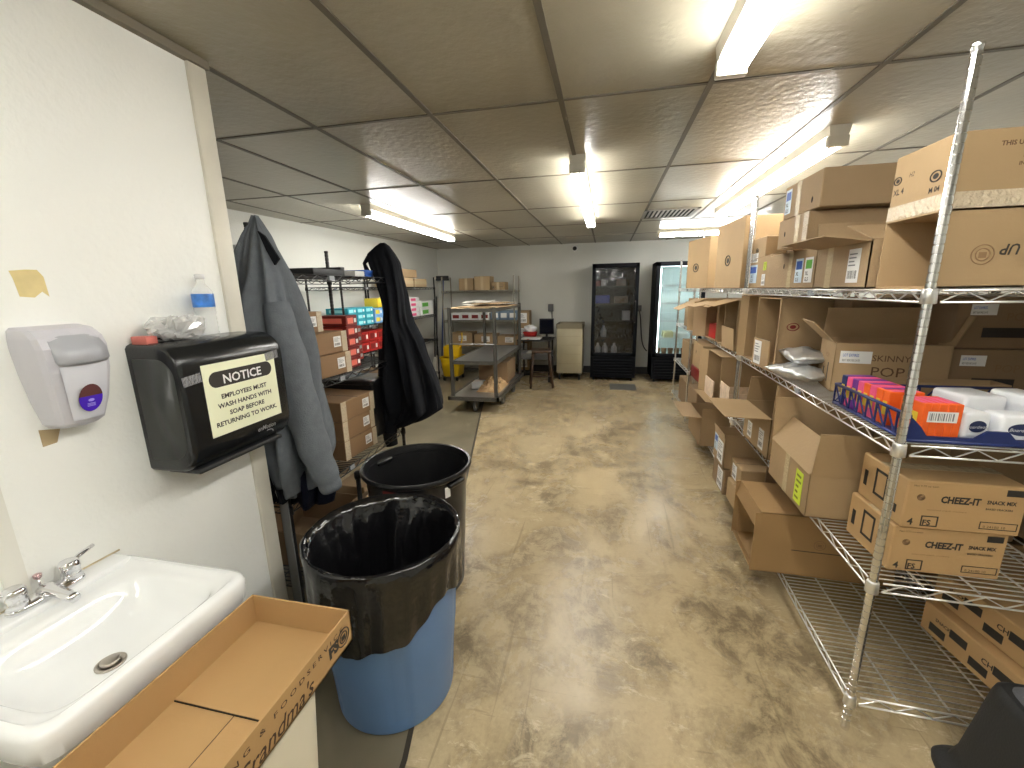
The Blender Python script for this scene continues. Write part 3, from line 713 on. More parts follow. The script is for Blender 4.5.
# grey strap along the near front post
mb = MB(); mb.box((-1.490, 1.535, .0), (-1.445, 1.541, 1.40), mat('grey_strut', srgb(150, 152, 152), .4, .2)); mb.box((-1.490, 1.535, 0), (-1.486, 1.575, 1.40), mat('grey_strut', (0,0,0)))
tag(mb.build('steel_strut'), 'grey steel angle strut standing on the floor behind the divider wall end', 'strut')

BX = mat('brown_printed_case', srgb(134, 104, 72), .7, vary=.06, vscale=4, bump=.08)
def case(label, pos, size, group, m=BX, rz=0):
    return carton(label, pos, size, rz=rz, group=group, m=m, ax=-1,
        stamps=[('+x', .33, .30, size[2]*.13, 'Frito', dict(ink=FADED, sq=2.0)), ('+x', .30, .55, size[2]*.10, 'CHOCOLATE', dict(ink=FADED, sq=1.6))],
        stickers=[('+x', .62, .28, size[1]*.2, size[2]*.5, 'ship')], tape=[('+x', 'v', .07), ('+x', 'v', .93)])
S = 1.134
case('brown case with white label, lowest on the middle left shelf', (-1.525, 1.93, S), (.40, .32, .125), 'brown cases on the left shelves', rz=-.06)
case('brown case with white label, second of the pair behind grey jacket', (-1.530, 1.925, S+.128), (.40, .32, .12), 'brown cases on the left shelves', rz=-.04)
case('brown case, topmost of the stack on the middle left shelf', (-1.60, 1.86, S+.251), (.36, .29, .115), 'brown cases on the left shelves')
for k, w_ in enumerate(('lowest', 'middle', 'topmost')):
    case(f'brown case with white label, {w_} of three on the low left shelf', (-1.55, 2.16, .574+k*.126), (.42, .34, .123), 'brown cases on the left shelves', rz=(-.05, -.03, -.06)[k])
# red/pink candy boxes: stacks behind the cases
def candy(label, pos, size, m, m2, rz=0, group=None, cat='candy box', name='candy_box', ax=-1, copy_of=None):
    dx, dy, dz = size; x0, x1 = (-dx, 0) if ax == -1 else (0, dx)
    mb = MB(); mb.box((x0, 0, 0), (x1, dy, dz), m, bevel=.0025, seg=1)
    f = x1 if ax == -1 else x0; s_ = 1 if ax == -1 else -1
    O, U, V, N, w_, h_ = face_frame('+x' if ax == -1 else '-x', x0, 0, 0, x1, dy, dz); Mx = fmat(O, U, V, N, .0006)
    mb.box((w_*.12, h_*.22, 0), (w_*.62, h_*.78, .0004), m2, M=Mx); mb.box((w_*.7, h_*.3, 0), (w_*.9, h_*.7, .0004), WHITEP, M=Mx)
    O, U, V, N, w_, h_ = face_frame('-y', x0, 0, 0, x1, dy, dz); Mx = fmat(O, U, V, N, .0006)
    mb.box((w_*.15, h_*.25, 0), (w_*.85, h_*.75, .0004), m2, M=Mx)
    o = mb.build(name, None, pos, rz); return tag(o, label, cat, group)
for k in range(5):
    candy(f'red and pink candy box, {("lowest","second","middle","fourth","top")[k]} of the stack of five behind cases', (-1.56, 2.32, S+k*.066), (.2, .12, .064), DRED, mat('salmon_print', srgb(236, 122, 104), .45), group='red candy boxes on the middle left shelf')
for k in range(4):
    candy(f'salmon candy box, {("lowest","second","third","top")[k]} of the short stack beside the rear post', (-1.70, 2.56, S+k*.06), (.2, .14, .058), mat('salmon_card', srgb(206, 92, 80), .5), WHITEP, group='salmon candy boxes by the post')
# items on the top shelf
tag(MB().box((-.2, 0, 0), (0, .30, .04), BLKMAT, bevel=.004).box((-.2, .26, .04), (0, .30, .055), BLKMAT).build('flat_tray', None, (-1.62, 2.15, 1.703)), 'flat black tray lying on the top left shelf', 'tray')
for i, (y, h_, m, l) in enumerate(((2.50, .035, WHITEP, 'white paper pad on the top left shelf beside black tray'), (2.62, .045, BLUE, 'small blue box on the top left shelf beside white pad'), (2.70, .03, mat('lilac_card', srgb(170, 160, 210), .5), 'flat lilac box at far end of the top left shelf'))):
    tag(MB().box((-.16, 0, 0), (0, .11, h_), m, bevel=.002).build('small_box', None, (-1.58, y, 1.703)), l, 'box')
tag(MB().box((-.35, 0, 0), (0, .26, .12), WHITEPL, bevel=.015).build('white_bin', None, (-1.62, 1.66, 1.703)), 'white plastic bin on the top left shelf behind the jacket', 'bin')
# a small carton next to the jacket on the mid shelf
carton('small kraft carton at the near end of the middle left shelf', (-1.60, 1.63, S), (.2, .16, .22), ax=-1, m=KRAFT, group='brown cases on the left shelves')
# black tote and lid under the mid shelf
t = thing('storage_tote', 'black plastic tote on the low left shelf behind the three cases', 'tote', (-1.76, 2.66, .574), 0)
mb = MB(); mb.rings([sring(0, 0, a, b_, z, 8, 48) for a, b_, z in ((.17, .10, 0), (.185, .112, .02), (.20, .125, .40), (.215, .14, .405), (.215, .14, .43), (.205, .13, .435))], BLKPL, cap0=True, cap1=True); smooth_angle(mb.build('body', t), 35)
tag(MB().box((-.30, 0, 0), (0, .26, .02), mat('grey_lid', srgb(140, 140, 134), .45), bevel=.008).build('grey_tray_cover', None, (-1.62, 1.78, .95)), 'grey plastic cover lying on the low left shelf case beside jacket', 'cover')
bpy.data.objects['grey_tray_cover'].location = (-1.62, 1.80, .90)
case('brown case under the grey lid on the low left shelf', (-1.64, 1.76, .574), (.34, .30, .30), 'brown cases on the left shelves')
# dark boxes on the bottom shelf
carton('open kraft carton on the bottom left shelf beside blue can', (-1.48, 1.70, .154), (.44, .46, .20), ax=-1, m=KRAFTD, open='+z', flaps={'r': 150, 'l': 60}, flen={'r': .16, 'l': .15}, tape=[('+x', 'u', .5)])
carton('kraft carton with clear tape on the bottom left shelf, far end', (-1.49, 2.22, .154), (.44, .44, .22), ax=-1, m=KRAFT, tape=[('+x', 'u', .5), ('+z', 'v', .5)])
# stock on the units by the left wall
def row(label, x, y, z, n, dy, size, m, m2, group):
    for k in range(n):
        candy(label.format(('nearest', 'second', 'third', 'fourth', 'fifth', 'sixth', 'seventh', 'eighth', 'last')[k if k < n-1 or n < 3 else 8]), (x, y+k*dy, z), size, m, m2, group=group)
for lv in range(3):
    row('teal candy box, {} in ' + ('the lower', 'the middle', 'the upper')[lv] + ' layer against the left wall', -3.0, 4.52, 1.195+lv*.075, 3, .19, (.3, .18, .072), TEAL, mat('pale_teal_print', srgb(150, 220, 226), .5), 'teal candy boxes by the left wall')
for lv in range(2):
    row('pale blue candy box, {} in ' + ('the lower', 'the upper')[lv] + ' layer beside teal boxes', -3.0, 5.12, 1.195+lv*.10, 2, .22, (.3, .20, .096), mat('pale_blue_card', srgb(120, 170, 220), .5), YELLOW, 'pale blue candy boxes by the left wall')
for lv in range(2):
    row('red candy box, {} in ' + ('the lower', 'the upper')[lv] + ' layer below the teal boxes', -3.0, 4.50, .845+lv*.135, 4, .215, (.3, .205, .125), RED, DRED, 'red candy boxes by the left wall')
tag(MB().box((-.2, 0, 0), (0, .3, .12), YELLOW, bevel=.003).build('yellow_box', None, (-3.02, 5.25, 1.40)), 'yellow box standing on the pale blue candy boxes', 'box')
for lv in range(4):
    candy(f'white and pink candy box, {("lowest","second","third","top")[lv]} of the stack by the left wall', (-2.99, 6.16, 1.205+lv*.078), (.3, .34, .074), WHITEP, PINK, group='white and pink candy boxes')
for lv in range(2):
    candy(f'white and green box, {("lower","upper")[lv]} one beside the pink candy boxes', (-2.99, 6.56, 1.205+lv*.12), (.3, .48, .116), WHITEP, GREEN, group='white and green boxes')
carton('light carton, left one of the lower pair on the far corner shelf top', (-3.0, 5.80, 1.674), (.35, .55, .14), ax=-1, m=KRAFTL, tape=[('+x', 'u', .5)], group='cartons on the far corner shelf top')
carton('light carton, right one of the lower pair on the far corner shelf top', (-3.0, 6.42, 1.674), (.35, .45, .13), ax=-1, m=KRAFTL, tape=[('+x', 'u', .5)], group='cartons on the far corner shelf top')
carton('flat kraft carton, upper one on the far corner shelf top', (-3.0, 5.90, 1.818), (.35, .60, .12), ax=-1, m=KRAFT, group='cartons on the far corner shelf top')
carton('brown carton on the lower far corner shelf', (-3.02, 5.80, .765), (.35, .55, .38), ax=-1, m=KRAFTD)
carton('brown carton on the bottom far corner shelf', (-3.02, 6.30, .155), (.35, .55, .30), ax=-1, m=KRAFTD)
for y in (4.6, 5.1):
    carton('dark brown carton on the bottom shelf at the left wall, '+('near' if y < 5 else 'far')+' one', (-3.02, y, .155), (.35, .45, .36), ax=-1, m=KRAFTD, group='brown cartons at the bottom of wall shelving')

# ---- coats
def cloth(color, name, rough=.9):
    m = mat(name, color, rough, vary=.08, vscale=30, bump=.3, bscale=180, spec=.15); return m
def drape(mb, secs, m, folds=(), n=72):
    """secs: (z, xl, xr, yc, depth, foldamp)"""
    R = []
    # resample for smoothness
    pts = []
    for a, b_ in zip(secs, secs[1:]):
        for i in range(6): f = i/6; pts.append([a[k]*(1-f)+b_[k]*f for k in range(6)])
    pts.append(list(secs[-1]))
    sm = [pts[0]]+[[(pts[i-1][k]+2*pts[i][k]+pts[i+1][k])/4 for k in range(6)] for i in range(1, len(pts)-1)]+[pts[-1]]
    for z, xl, xr, yc, d, fa in sm:
        cx, hw = (xl+xr)/2, (xr-xl)/2; ring = []
        for k in range(n):
            a = 2*PI*k/n; c, s_ = math.cos(a), math.sin(a)
            w_ = sum(am*math.sin(fr*a+ph+dr*z) for fr, am, ph, dr in folds)*fa
            ring.append((cx+hw*c*(1+w_*.25)+fa*.10*math.sin(3*a+z*4)*0, yc+d*s_*(1+w_*1.0)+.01*math.sin(z*9+a*2), z+.012*w_*math.cos(a)))
        R.append(ring)
    mb.rings(R, m, cap0=True, cap1=True)
GF = cloth(srgb(104, 109, 114), 'grey_fleece'); BF = cloth((.010, .011, .014), 'black_fleece')
FL = [(7, .36, .3, 3), (11, .28, 1.1, -2.2), (17, .14, 2.0, 4), (4, .3, .5, -1)]
t = thing('grey_hoodie', 'grey hooded sweatshirt hung by its hood beside towel dispenser', 'hoodie', (-1.50, 1.62, 0))
mb = MB()
drape(mb, [(1.93, .018, .036, .0, .010, 0), (1.905, .008, .05, .0, .025, .1), (1.85, -.022, .080, .0, .050, .3), (1.77, -.05, .105, 0, .07, .6), (1.68, -.08, .118, .01, .082, .9), (1.60, -.13, .13, .01, .09, 1), (1.45, -.19, .155, .01, .10, 1.1), (1.30, -.21, .175, .01, .105, 1.2),
           (1.10, -.22, .19, .01, .11, 1.3), (.95, -.20, .20, .01, .11, 1.4), (.84, -.18, .20, .01, .105, 1.4), (.76, -.15, .17, .01, .10, 1.2), (.735, -.145, .165, .01, .095, 1.1), (.68, -.14, .15, .01, .09, 1.0)], GF, FL)
mb.build('body', t)
mb = MB(); mb.prism([(.07, 1.86), (.10, 1.84), (.155, 1.745), (.13, 1.72), (.10, 1.78)], 'y', -.045, -.035, BF); mb.build('hood_lining', t)
for nm, pts, rr in (('sleeve', [(.11, -.04, 1.56), (.15, -.06, 1.35), (.19, -.07, 1.10), (.235, -.07, .90), (.27, -.06, .77), (.285, -.055, .71)], [.05, .072, .075, .066, .055, .045]),
                    ('sleeve', [(-.03, -.06, 1.5), (-.01, -.10, 1.25), (.03, -.115, 1.0), (.06, -.115, .86), (.085, -.11, .74)], [.04, .06, .06, .052, .040])):
    mb = MB(); P = []; Rr_ = []
    for i in range(len(pts)-1):
        for k in range(5):
            f = k/5; P.append([pts[i][q]*(1-f)+pts[i+1][q]*f for q in range(3)]); Rr_.append((rr[i]*(1-f)+rr[i+1]*f)*(1+.05*math.sin(7*(i+f))))
    P.append(pts[-1]); Rr_.append(rr[-1]); mb.tube(P, Rr_, GF, n=18); mb.build(nm, t)
mb = MB(); mb.box((-.145, -.085, .655), (.10, -.06, .685), GF, bevel=.01); mb.build('hem', t)
# dark garment seen under it
t = thing('dark_jacket', 'dark navy jacket hanging beneath the grey sweatshirt', 'jacket', (-1.52, 1.70, 0))
mb = MB(); drape(mb, [(1.45, -.08, .05, 0, .03, 0), (1.2, -.20, .12, 0, .06, .8), (.9, -.22, .17, 0, .07, 1), (.66, -.21, .20, 0, .07, 1.2), (.56, -.19, .17, 0, .065, 1.2)], cloth((.008, .010, .02), 'navy_nylon', .5), FL); mb.build('body', t)
t = thing('black_scarf', 'thin black strap and scarf hanging at the wall end under dispenser', 'scarf', (-1.465, 1.50, 0))
mb = MB(); drape(mb, [(1.02, -.02, .02, 0, .008, 0), (.95, -.03, .035, 0, .014, 1), (.78, -.03, .04, 0, .016, 1), (.66, -.012, .05, 0, .014, 1.2)], BF, FL, 32); mb.build('cloth', t)
mb = MB(); mb.tube([(.0, -.02, .92), (.012, -.024, .84), (.03, -.024, .78), (.022, -.022, .72), (.03, -.02, .68)], .0025, WHITEP, n=6); mb.build('cord', t)

t = thing('black_hoodie', 'black hooded jacket hung by its hood on the far post', 'hoodie', (-1.545, 2.80, 0))
mb = MB()
drape(mb, [(1.935, .0, .03, 0, .02, 0), (1.915, -.03, .06, 0, .05, 0), (1.86, -.105, .10, 0, .07, .1), (1.80, -.095, .13, 0, .08, .2), (1.70, -.05, .135, 0, .08, .4), (1.58, -.02, .15, 0, .08, .6), (1.46, .0, .155, 0, .09, .8), (1.38, -.01, .17, 0, .10, .9),
           (1.25, -.02, .235, 0, .11, 1), (1.1, -.035, .28, 0, .12, 1.1), (.95, -.055, .325, 0, .13, 1.2), (.80, -.075, .355, 0, .13, 1.2), (.74, -.08, .36, 0, .125, 1.2), (.66, -.08, .24, 0, .11, 1.0), (.62, -.08, .12, 0, .09, .8)], BF, FL)
mb.build('body', t)
mb = MB(); mb.tube([(-.09, -.02, 1.84), (-.125, -.03, 1.80), (-.11, -.02, 1.74)], [.02, .012, .02], BF, n=12); mb.build('hood_edge', t)
mb = MB(); mb.tube([(.0, -.06, 1.2), (.0, -.08, .9), (-.02, -.06, .66), (-.03, -.05, .52), (-.02, -.05, .46)], [.05, .07, .062, .05, .045], BF, n=18); mb.build('sleeve', t)
# ================================================================ RIGHT: chrome wire shelving and cartons
RZ = -.033
def rx(y): return .905+.033*(y-1.456)
SZ = (.15, .62, 1.11, 1.578)
wire_unit('chrome wire shelving unit at right, nearest the camera', (rx(1.456), 1.456, 0), RZ, .61, 1.83, SZ, 2.19, CHROME, 'chrome wire shelving units in a row')
wire_unit('chrome wire shelving unit in the middle of the right row', (rx(3.335), 3.335, 0), RZ, .61, 1.80, SZ, 2.19, CHROME, 'chrome wire shelving units in a row')
wire_unit('chrome wire shelving unit at far end of the right row', (.978, 5.19, 0), 0, .61, 1.02, SZ, 1.95, CHROME, 'chrome wire shelving units in a row')
Z0, Z1, Z2, Z3 = [z+.0035 for z in SZ]
TK = mat('tan_carton', srgb(164, 138, 102), .72, vary=.06, vscale=3, bump=.1)
G = 'cartons on the top right shelf'
PRT2 = mat('brown_print', srgb(92, 66, 44), .8)
# --- top shelf, near to far
c = carton('large carton with torn open side, top right shelf beside the near post', (.945, 1.535, Z3), (.60, .255, .222), group=G, m=TK, open='-x', flaps={'b': 100}, flen={'b': .02},
   stamps=[('-y', .20, .42, .055, '#circle', dict(ink=FADED)), ('-y', .36, .46, .042, 'THIS END UP', dict(flip=True, bold=.02, shear=.2, sq=.9))])
c = carton('large taped carton stacked uppermost beside the near post, reaching near the ceiling', (.955, 1.545, Z3+.225), (.62, .262, .205), rz=.0, group=G, m=TK,
   stamps=[('-y', .17, .78, .017, 'THIS UNIT MUST BE KEPT', dict(ink=PRT2, bold=.03)), ('-y', .26, .62, .012, 'NOT FOR RESALE', dict(ink=PRT2, bold=.02)), ('-y', .25, .52, .014, 'INDIVIDUALLY', dict(ink=PRT2, bold=.02)),
           ('-x', .10, .62, .024, '#eye'), ('-x', .05, .40, .026, 'XL 4', dict(bold=.02)), ('-x', .30, .62, .020, 'H2', dict(shear=.3)), ('-x', .78, .50, .030, '#eye'), ('-x', .70, .28, .022, 'M 04', dict(bold=.02))],
   tape=[('-y', 'u', .10), ('-x', 'u', .10)])
carton('kraft carton with white label and a long raised flap, top right shelf', (.955, 1.875, Z3), (.42, .415, .175), group=G, m=KRAFT, open='+z', flaps={'l': 172, 't': 105, 'b': 20, 'r': 120}, flen={'l': .16, 't': .12, 'r': .10},
   stickers=[('-x', .66, .12, .085, .13, 'ship')], tape=[('-x', 'v', .30)])
carton('kraft carton with blue and green label stickers on top right shelf', (.965, 2.32, Z3), (.42, .60, .19), group=G, m=KRAFT, stamps=[('-x', .38, .62, .028, '#hole')],
   stickers=[('-x', .64, .14, .085, .12, 'blue'), ('-x', .82, .14, .085, .12, 'green')], tape=[('-x', 'v', .52)])
c = carton('kraft carton with hand hole and hanging bottom flap, middle layer of stack', (.955, 2.43, Z3+.212), (.44, .37, .155), group=G, m=KRAFT, stamps=[('-x', .25, .50, .028, '#hole')], tape=[('-x', 'v', .66), ('-x', 'v', .92)])
f = MB(); f.slab((0, .02, 0), (-.12, .04, -.035), (0, .28, -.01), .004, KRAFT); f.build('flap', c)
carton('kraft carton with pale blue label, topmost of the stack under the lamp', (.965, 2.36, Z3+.372), (.45, .43, .17), group=G, m=KRAFT, stamps=[('-x', .80, .28, .030, '#hole')],
   stickers=[('-x', .04, .15, .075, .125, 'blue')], tape=[('-x', 'v', .42)])
carton('kraft carton with blue label leaning by the second post on top shelf', (.99, 3.09, Z3), (.36, .28, .325), group=G, m=TK, stamps=[('-x', .45, .75, .03, '#eye')], stickers=[('-x', .12, .10, .13, .12, 'blue'), ('-x', .2, .52, .10, .06, 'ship')])
carton('tall ragged open carton behind the blue labelled carton, top shelf', (1.10, 2.96, Z3+.0), (.34, .10, .46), group=G, m=KRAFTD, open='+z', flaps={'l': 95, 'r': 80}, flen={'l': .05, 'r': .07})
carton('small carton with white stickers beside the second post, top shelf', (.975, 2.93, Z3), (.10, .145, .20), group=G, m=TK, stickers=[('-x', .1, .08, .06, .07, 'ship'), ('-x', .2, .55, .05, .05, 'yellow')])
carton('tall plain carton with round emblem, right of the second post, top shelf', (.945, 3.41, Z3), (.40, .60, .50), rz=.06, group=G, m=TK, stamps=[('-x', .50, .42, .075, '#eye')])
carton('tall plain carton with round emblem at far end of the top right shelf', (.965, 4.56, Z3), (.45, .50, .49), rz=.22, group=G, m=TK, stamps=[('-x', .45, .42, .08, '#eye')])

# --- eye-level shelf (Z2)
G = 'cartons on the second right shelf'
PRT = mat('brown_print', srgb(92, 66, 44), .8)
c = carton('popcorn carton with raised flaps and white lot sticker, second right shelf', (1.025, 2.16, Z2), (.40, .25, .225), rz=-.20, group=G, m=TK, open='+z', flaps={'l': 135, 't': 78, 'r': 110}, flen={'l': .13, 't': .15, 'r': .13},
   stamps=[('-y', .34, .66, .038, 'SKINNY', dict(ink=PRT)), ('-y', .34, .36, .060, 'POP', dict(ink=PRT, sq=1.1)), ('-x', .38, .18, .055, '#bar', dict(w=.02)), ('-x', .66, .15, .09, '#bar', dict(w=.015)), ('-x', .45, .65, .03, 'POP', dict(ink=FADED)), ('-y', .17, .14, .035, '#bar', dict(w=.05, ink=FADED))],
   stickers=[('-y', .05, .60, .115, .055, 'small')])
fl_ = [o for o in kids(c) if o.name.startswith('flap')]
for k, l in enumerate(('lower', 'upper')):
    carton(f'dim popcorn carton with white sticker at right back, {l} of two', (1.43, 2.12, Z2+k*.212), (.42, .34, .208), rz=-.08, group='dim popcorn cartons at the back', m=KRAFTD,
       stamps=[('-y', .38, .55, .045, 'POP', dict(ink=FADED)), ('-y', .22, .22, .04, '#bar', dict(w=.14, ink=INK))], stickers=[('-y', .10, .66, .085, .045, 'small')])
carton('kraft carton lying behind the popcorn carton on second right shelf', (1.19, 2.425, Z2), (.36, .17, .41), group=G, m=KRAFTD)
carton('long low kraft tray carton behind the navy crate', (1.14, 2.0, Z2), (.42, .10, .085), rz=-.06, group=G, m=TK, open='+z')
carton('tall kraft carton with torn open front standing by the silver bags', (.945, 2.62, Z2), (.42, .30, .412), rz=.05, group=G, m=TK, open='-x', flaps={'b': 60, 'r': 160}, flen={'b': .02, 'r': .05},
   stamps=[('-y', .18, .62, .04, '#eye', dict(ink=DRED))])
carton('short printed carton front with barcode beside tall open carton', (.925, 2.66, Z2), (.012, .23, .17), rz=.05, group=G, m=TK, stickers=[('-x', .12, .10, .10, .14, 'ship')])
carton('narrow open kraft carton next to second post, second right shelf', (.955, 2.98, Z2), (.40, .22, .42), group=G, m=TK, open='-x', flaps={'l': 130, 't': 95}, flen={'l': .05, 't': .05})
G2 = 'cartons on the second shelf past the post'
carton('open kraft carton with white label just past the second post', (.955, 3.42, Z2), (.42, .34, .38), group=G2, m=TK, open='-x', flaps={'b': 5, 't': 75}, flen={'b': .17, 't': .17}, stickers=[])
carton('narrow open kraft carton second past the post on second shelf', (.965, 3.80, Z2), (.42, .20, .36), group=G2, m=KRAFT, open='-x', flaps={'t': 70}, flen={'t': .14})
carton('open kraft carton with spread flap holding red box, second shelf', (.965, 4.05, Z2), (.42, .42, .34), group=G2, m=KRAFT, open='-x', flaps={'t': 80, 'l': 120}, flen={'t': .20, 'l': .12})
tag(MB().box((0, 0, 0), (.25, .30, .13), RED, bevel=.003).build('red_box', None, (.99, 4.12, Z2+.006)), 'red box inside an open kraft carton on the second right shelf', 'box')
carton('kraft carton with slanted flap at far end of second right shelf', (.97, 4.60, Z2), (.42, .42, .36), group=G2, m=TK, open='-x', flaps={'t': 65, 'l': 140, 'b': 8}, flen={'t': .26, 'l': .10, 'b': .12})
carton('kraft carton on the last unit, second shelf', (.99, 5.28, Z2), (.42, .50, .30), group=G2, m=KRAFT)

# silver bags
SIL = mat('silver_foil', (.72, .73, .74), .34, .7, bump=.9, bscale=40)
for k, (p, lb) in enumerate((((1.0, 2.41, Z2+.0), 'lower silver foil snack bag beside popcorn carton'), ((1.03, 2.47, Z2+.078), 'upper silver foil snack bag lying on another bag'))):
    mb = MB(); n, kk = 30, 16; rr = random.Random(k+3)
    top = []
    for i in range(kk+1):
        u = i/kk*2-1; ring = []
        for j in range(n):
            a = 2*PI*j/n; th = .042*(1-abs(u)**3)*(1+.15*math.sin(5*a+3*u))
            ring.append((.085*math.cos(a)*(1+.05*math.sin(9*u)), u*.16, .043+th*math.sin(a)*(.9)+.004*math.sin(12*u+3*math.cos(a))))
        top.append(ring)
    mb.rings(top, SIL, cap0=True, cap1=True)
    o = mb.build('foil_bag', None, p, (.35, -.15)[k]); tag(o, lb, 'snack bag', None)

# navy crate with candy
t = thing('plastic_crate', 'navy blue plastic bread crate with lattice sides on second shelf', 'crate', (.93, 1.475, Z2+.001), -.02)
CW, CL, CH = .58, .46, .082
mb = MB(); mb.box((0, 0, 0), (CW, CL, .006), NAVY)
def lattice(p, q, hgt):
    p, q = Vector(p), Vector(q); d = q-p; ln = d.length; k = int(ln/.055)
    for z in (.004, hgt): mb.tube([p+Vector((0,0,z)), q+Vector((0,0,z))], .006, NAVY, n=6)
    for i in range(k+1):
        a = p+d*(i/k); mb.tube([a+Vector((0,0,0)), a+Vector((0,0,hgt))], .0035, NAVY, n=4)
        if i < k: b_ = p+d*((i+1)/k); mb.tube([a+Vector((0,0,.003)), b_+Vector((0,0,hgt))], .003, NAVY, n=4); 
lattice((0,0,0), (0,CL,0), CH); lattice((0,CL,0), (CW,CL,0), CH); lattice((CW,0,0), (CW,CL,0), CH)
mb.build('basket', t)
mb = MB(); mb.prism([(0, 0), (CW, 0), (CW, .022), (.27, .022), (.25, .045), (.20, .045), (.17, .020), (.05, .020), (.03, .05), (0, CH)], 'y', -.004, .004, NAVY); mb.tube([(0, 0, .004), (CW, 0, .004)], .007, NAVY, n=6); mb.build('front_rim', t)
# candy boxes in the crate: two blocks
gc = 'candy boxes standing in the navy crate'
cols = [ORANGE, PINK, PURPLE, ORANGE, PINK, PURPLE, PINK]
ORD = ('nearest', 'second', 'third', 'fourth', 'fifth', 'sixth', 'seventh', 'farthest')
def stand_box(name, label, pos, size, m, m2, rz, group, cat='candy box', bar=False):
    dx, dy, dz = size; mb = MB(); mb.box((0,0,0), size, m, bevel=.002, seg=1)
    mb.box((dx*.1, dy*.15, dz-.0002), (dx*.9, dy*.85, dz+.0005), m2)
    O, U, V, N, w_, h_ = face_frame('-x', 0, 0, 0, dx, dy, dz); mb.box((w_*.2, h_*.3, 0), (w_*.8, h_*.7, .0005), YELLOW, M=fmat(O, U, V, N))
    o = mb.build(name, None, pos, rz); tag(o, label, cat, group)
    if bar:
        b = MB(); O, U, V, N, w_, h_ = face_frame('-y', 0, 0, 0, dx, dy, dz); label_patch(b, fmat(O+U*w_*.15+V*h_*.35, U, V, N, .001), w_*.7, h_*.5, 'barcode'); b.build('barcode_label', o)
    return o
for k in range(8):
    stand_box('candy_box', f'pink and purple candy box standing in navy crate, {ORD[k]} from the camera', (.948, 1.615+k*.038, Z2+.008), (.10, .035, .118), (ORANGE, ORANGE, PINK, ORANGE, PINK, PURPLE, PINK, NAVY)[k], (PINK, PURPLE)[k % 2], .0, gc)
for k in range(5):
    stand_box('candy_box', f'orange candy box with barcode in crate, {("leftmost","second","middle","fourth","rightmost")[k]} of five', (.972+k*.0205, 1.49, Z2+.008), (.0197, .11, .112), ORANGE, PINK, 0, 'orange candy boxes with barcodes', bar=False)
b = MB(); label_patch(b, Matrix.Translation((0, 0, 0)) @ Matrix(((1,0,0,0),(0,0,-1,0),(0,1,0,0),(0,0,0,1))), .078, .034, 'barcode')
o = b.build('barcode_card', None, (.983, 1.4885, Z2+.062)); tag(o, 'white barcode card across the front of the orange candy boxes', 'label')
# wrapped white tissue packs
WT = mat('white_soft_pack', srgb(232, 234, 238), .35, bump=.15, bscale=40)
def oval_logo(mb, O, U, V, N, w_, h_):
    M_ = fmat(O+U*w_*.5+V*h_*.5, U, V, N, .001)
    mb.add([(w_*.33*math.cos(a*PI/12), h_*.22*math.sin(a*PI/12), 0) for a in range(24)], [tuple(range(24))], mat('navy_ink', (.01,.02,.08), .4), M_)
    mb.text('Boardwalk', h_*.17, WHITEP, M_ @ Matrix.Translation((0, -h_*.07, .0004)), align='c', shear=.3)
for k, (x, y, s_, rz_, lb) in enumerate(((1.086, 1.495, (.078, .10, .085), .15, 'white tissue pack with dark oval logo, leftmost in the crate'), (1.170, 1.485, (.105, .08, .085), -.03, 'white tissue pack with dark oval logo, right of leftmost pack'),
                             (1.15, 1.60, (.12, .14, .115), .05, 'plastic wrapped white tissue bundle behind the two logo packs'), (1.295, 1.54, (.085, .16, .125), .1, 'white tissue bundle at right end of the crate'))):
    mb = MB(); mb.box((0,0,0), s_, WT, bevel=.012, seg=3)
    if k < 2: oval_logo(mb, *face_frame('-y', 0, 0, 0, *s_))
    o = mb.build('tissue_pack', None, (x, y, Z2+.008), rz_); tag(o, lb, 'tissue pack', 'white tissue packs in the navy crate')

# --- low shelf (Z1)
def cracker(label, pos, rz, size=(.325, .25, .170)):
    return carton(label, pos, size, rz=rz, group='printed cracker cartons', m=mat('cracker_carton', srgb(186, 152, 106), .65, vary=.05, vscale=3, bump=.08), name='cracker_carton',
      stamps=[('-y', .30, .58, .032, 'CHEEZ-IT', dict(bold=.045, shear=.05, sq=.78)), ('-y', .68, .62, .018, 'SNACK MIX', dict(bold=.035, sq=.80)), ('-y', .68, .50, .009, 'BAKED CRACKERS', dict(sq=.95, bold=.03)), ('-y', .05, .07, .034, '4', dict(bold=.02)),
              ('-y', .165, .06, .038, '#frame', dict(w=.048)), ('-y', .180, .09, .026, 'FS', dict(bold=.03)), ('-y', .05, .88, .009, 'Net 9.75 oz each', dict(sq=1.1)), ('-y', .20, .40, .008, 'assorted snack crackers', dict(ink=FADED, sq=1.4)),
              ('-y', .66, .10, .026, '#frame', dict(w=.10)), ('-y', .69, .13, .012, '0 24100 10', dict(sq=1.1)), ('-y', .82, .80, .022, '#bar', dict(w=.045)), ('-y', .13, .66, .020, '#circle', dict(ink=FADED)),
              ('-x', .35, .25, .10, '#frame', dict(w=.07)), ('-x', .10, .30, .06, '#bar', dict(w=.02)), ('-x', .75, .2, .03, '#bar', dict(w=.03))],
      tape=[('+z', 'u', .5)])
cracker('printed cracker carton, lower of two near the front post', (.982, 1.53, Z1), .02)
cracker('printed cracker carton, upper of two near the front post', (.990, 1.52, Z1+.173), .0)
carton('plain brown carton behind the cracker cartons on the low shelf', (1.325, 1.80, Z1), (.22, .50, .40), m=KRAFTD)
c = carton('big open kraft carton jutting into the aisle with yellow label', (.862, 1.865, Z1), (.44, .46, .19), rz=-.03, m=TK, open='+z', flaps={'b': 100, 't': 95, 'l': 55, 'r': 95}, flen={'b': .20, 't': .22, 'l': .15, 'r': .12},
   stickers=[('-x', .72, .10, .075, .15, 'yellow')], tape=[('-x', 'v', .48)])
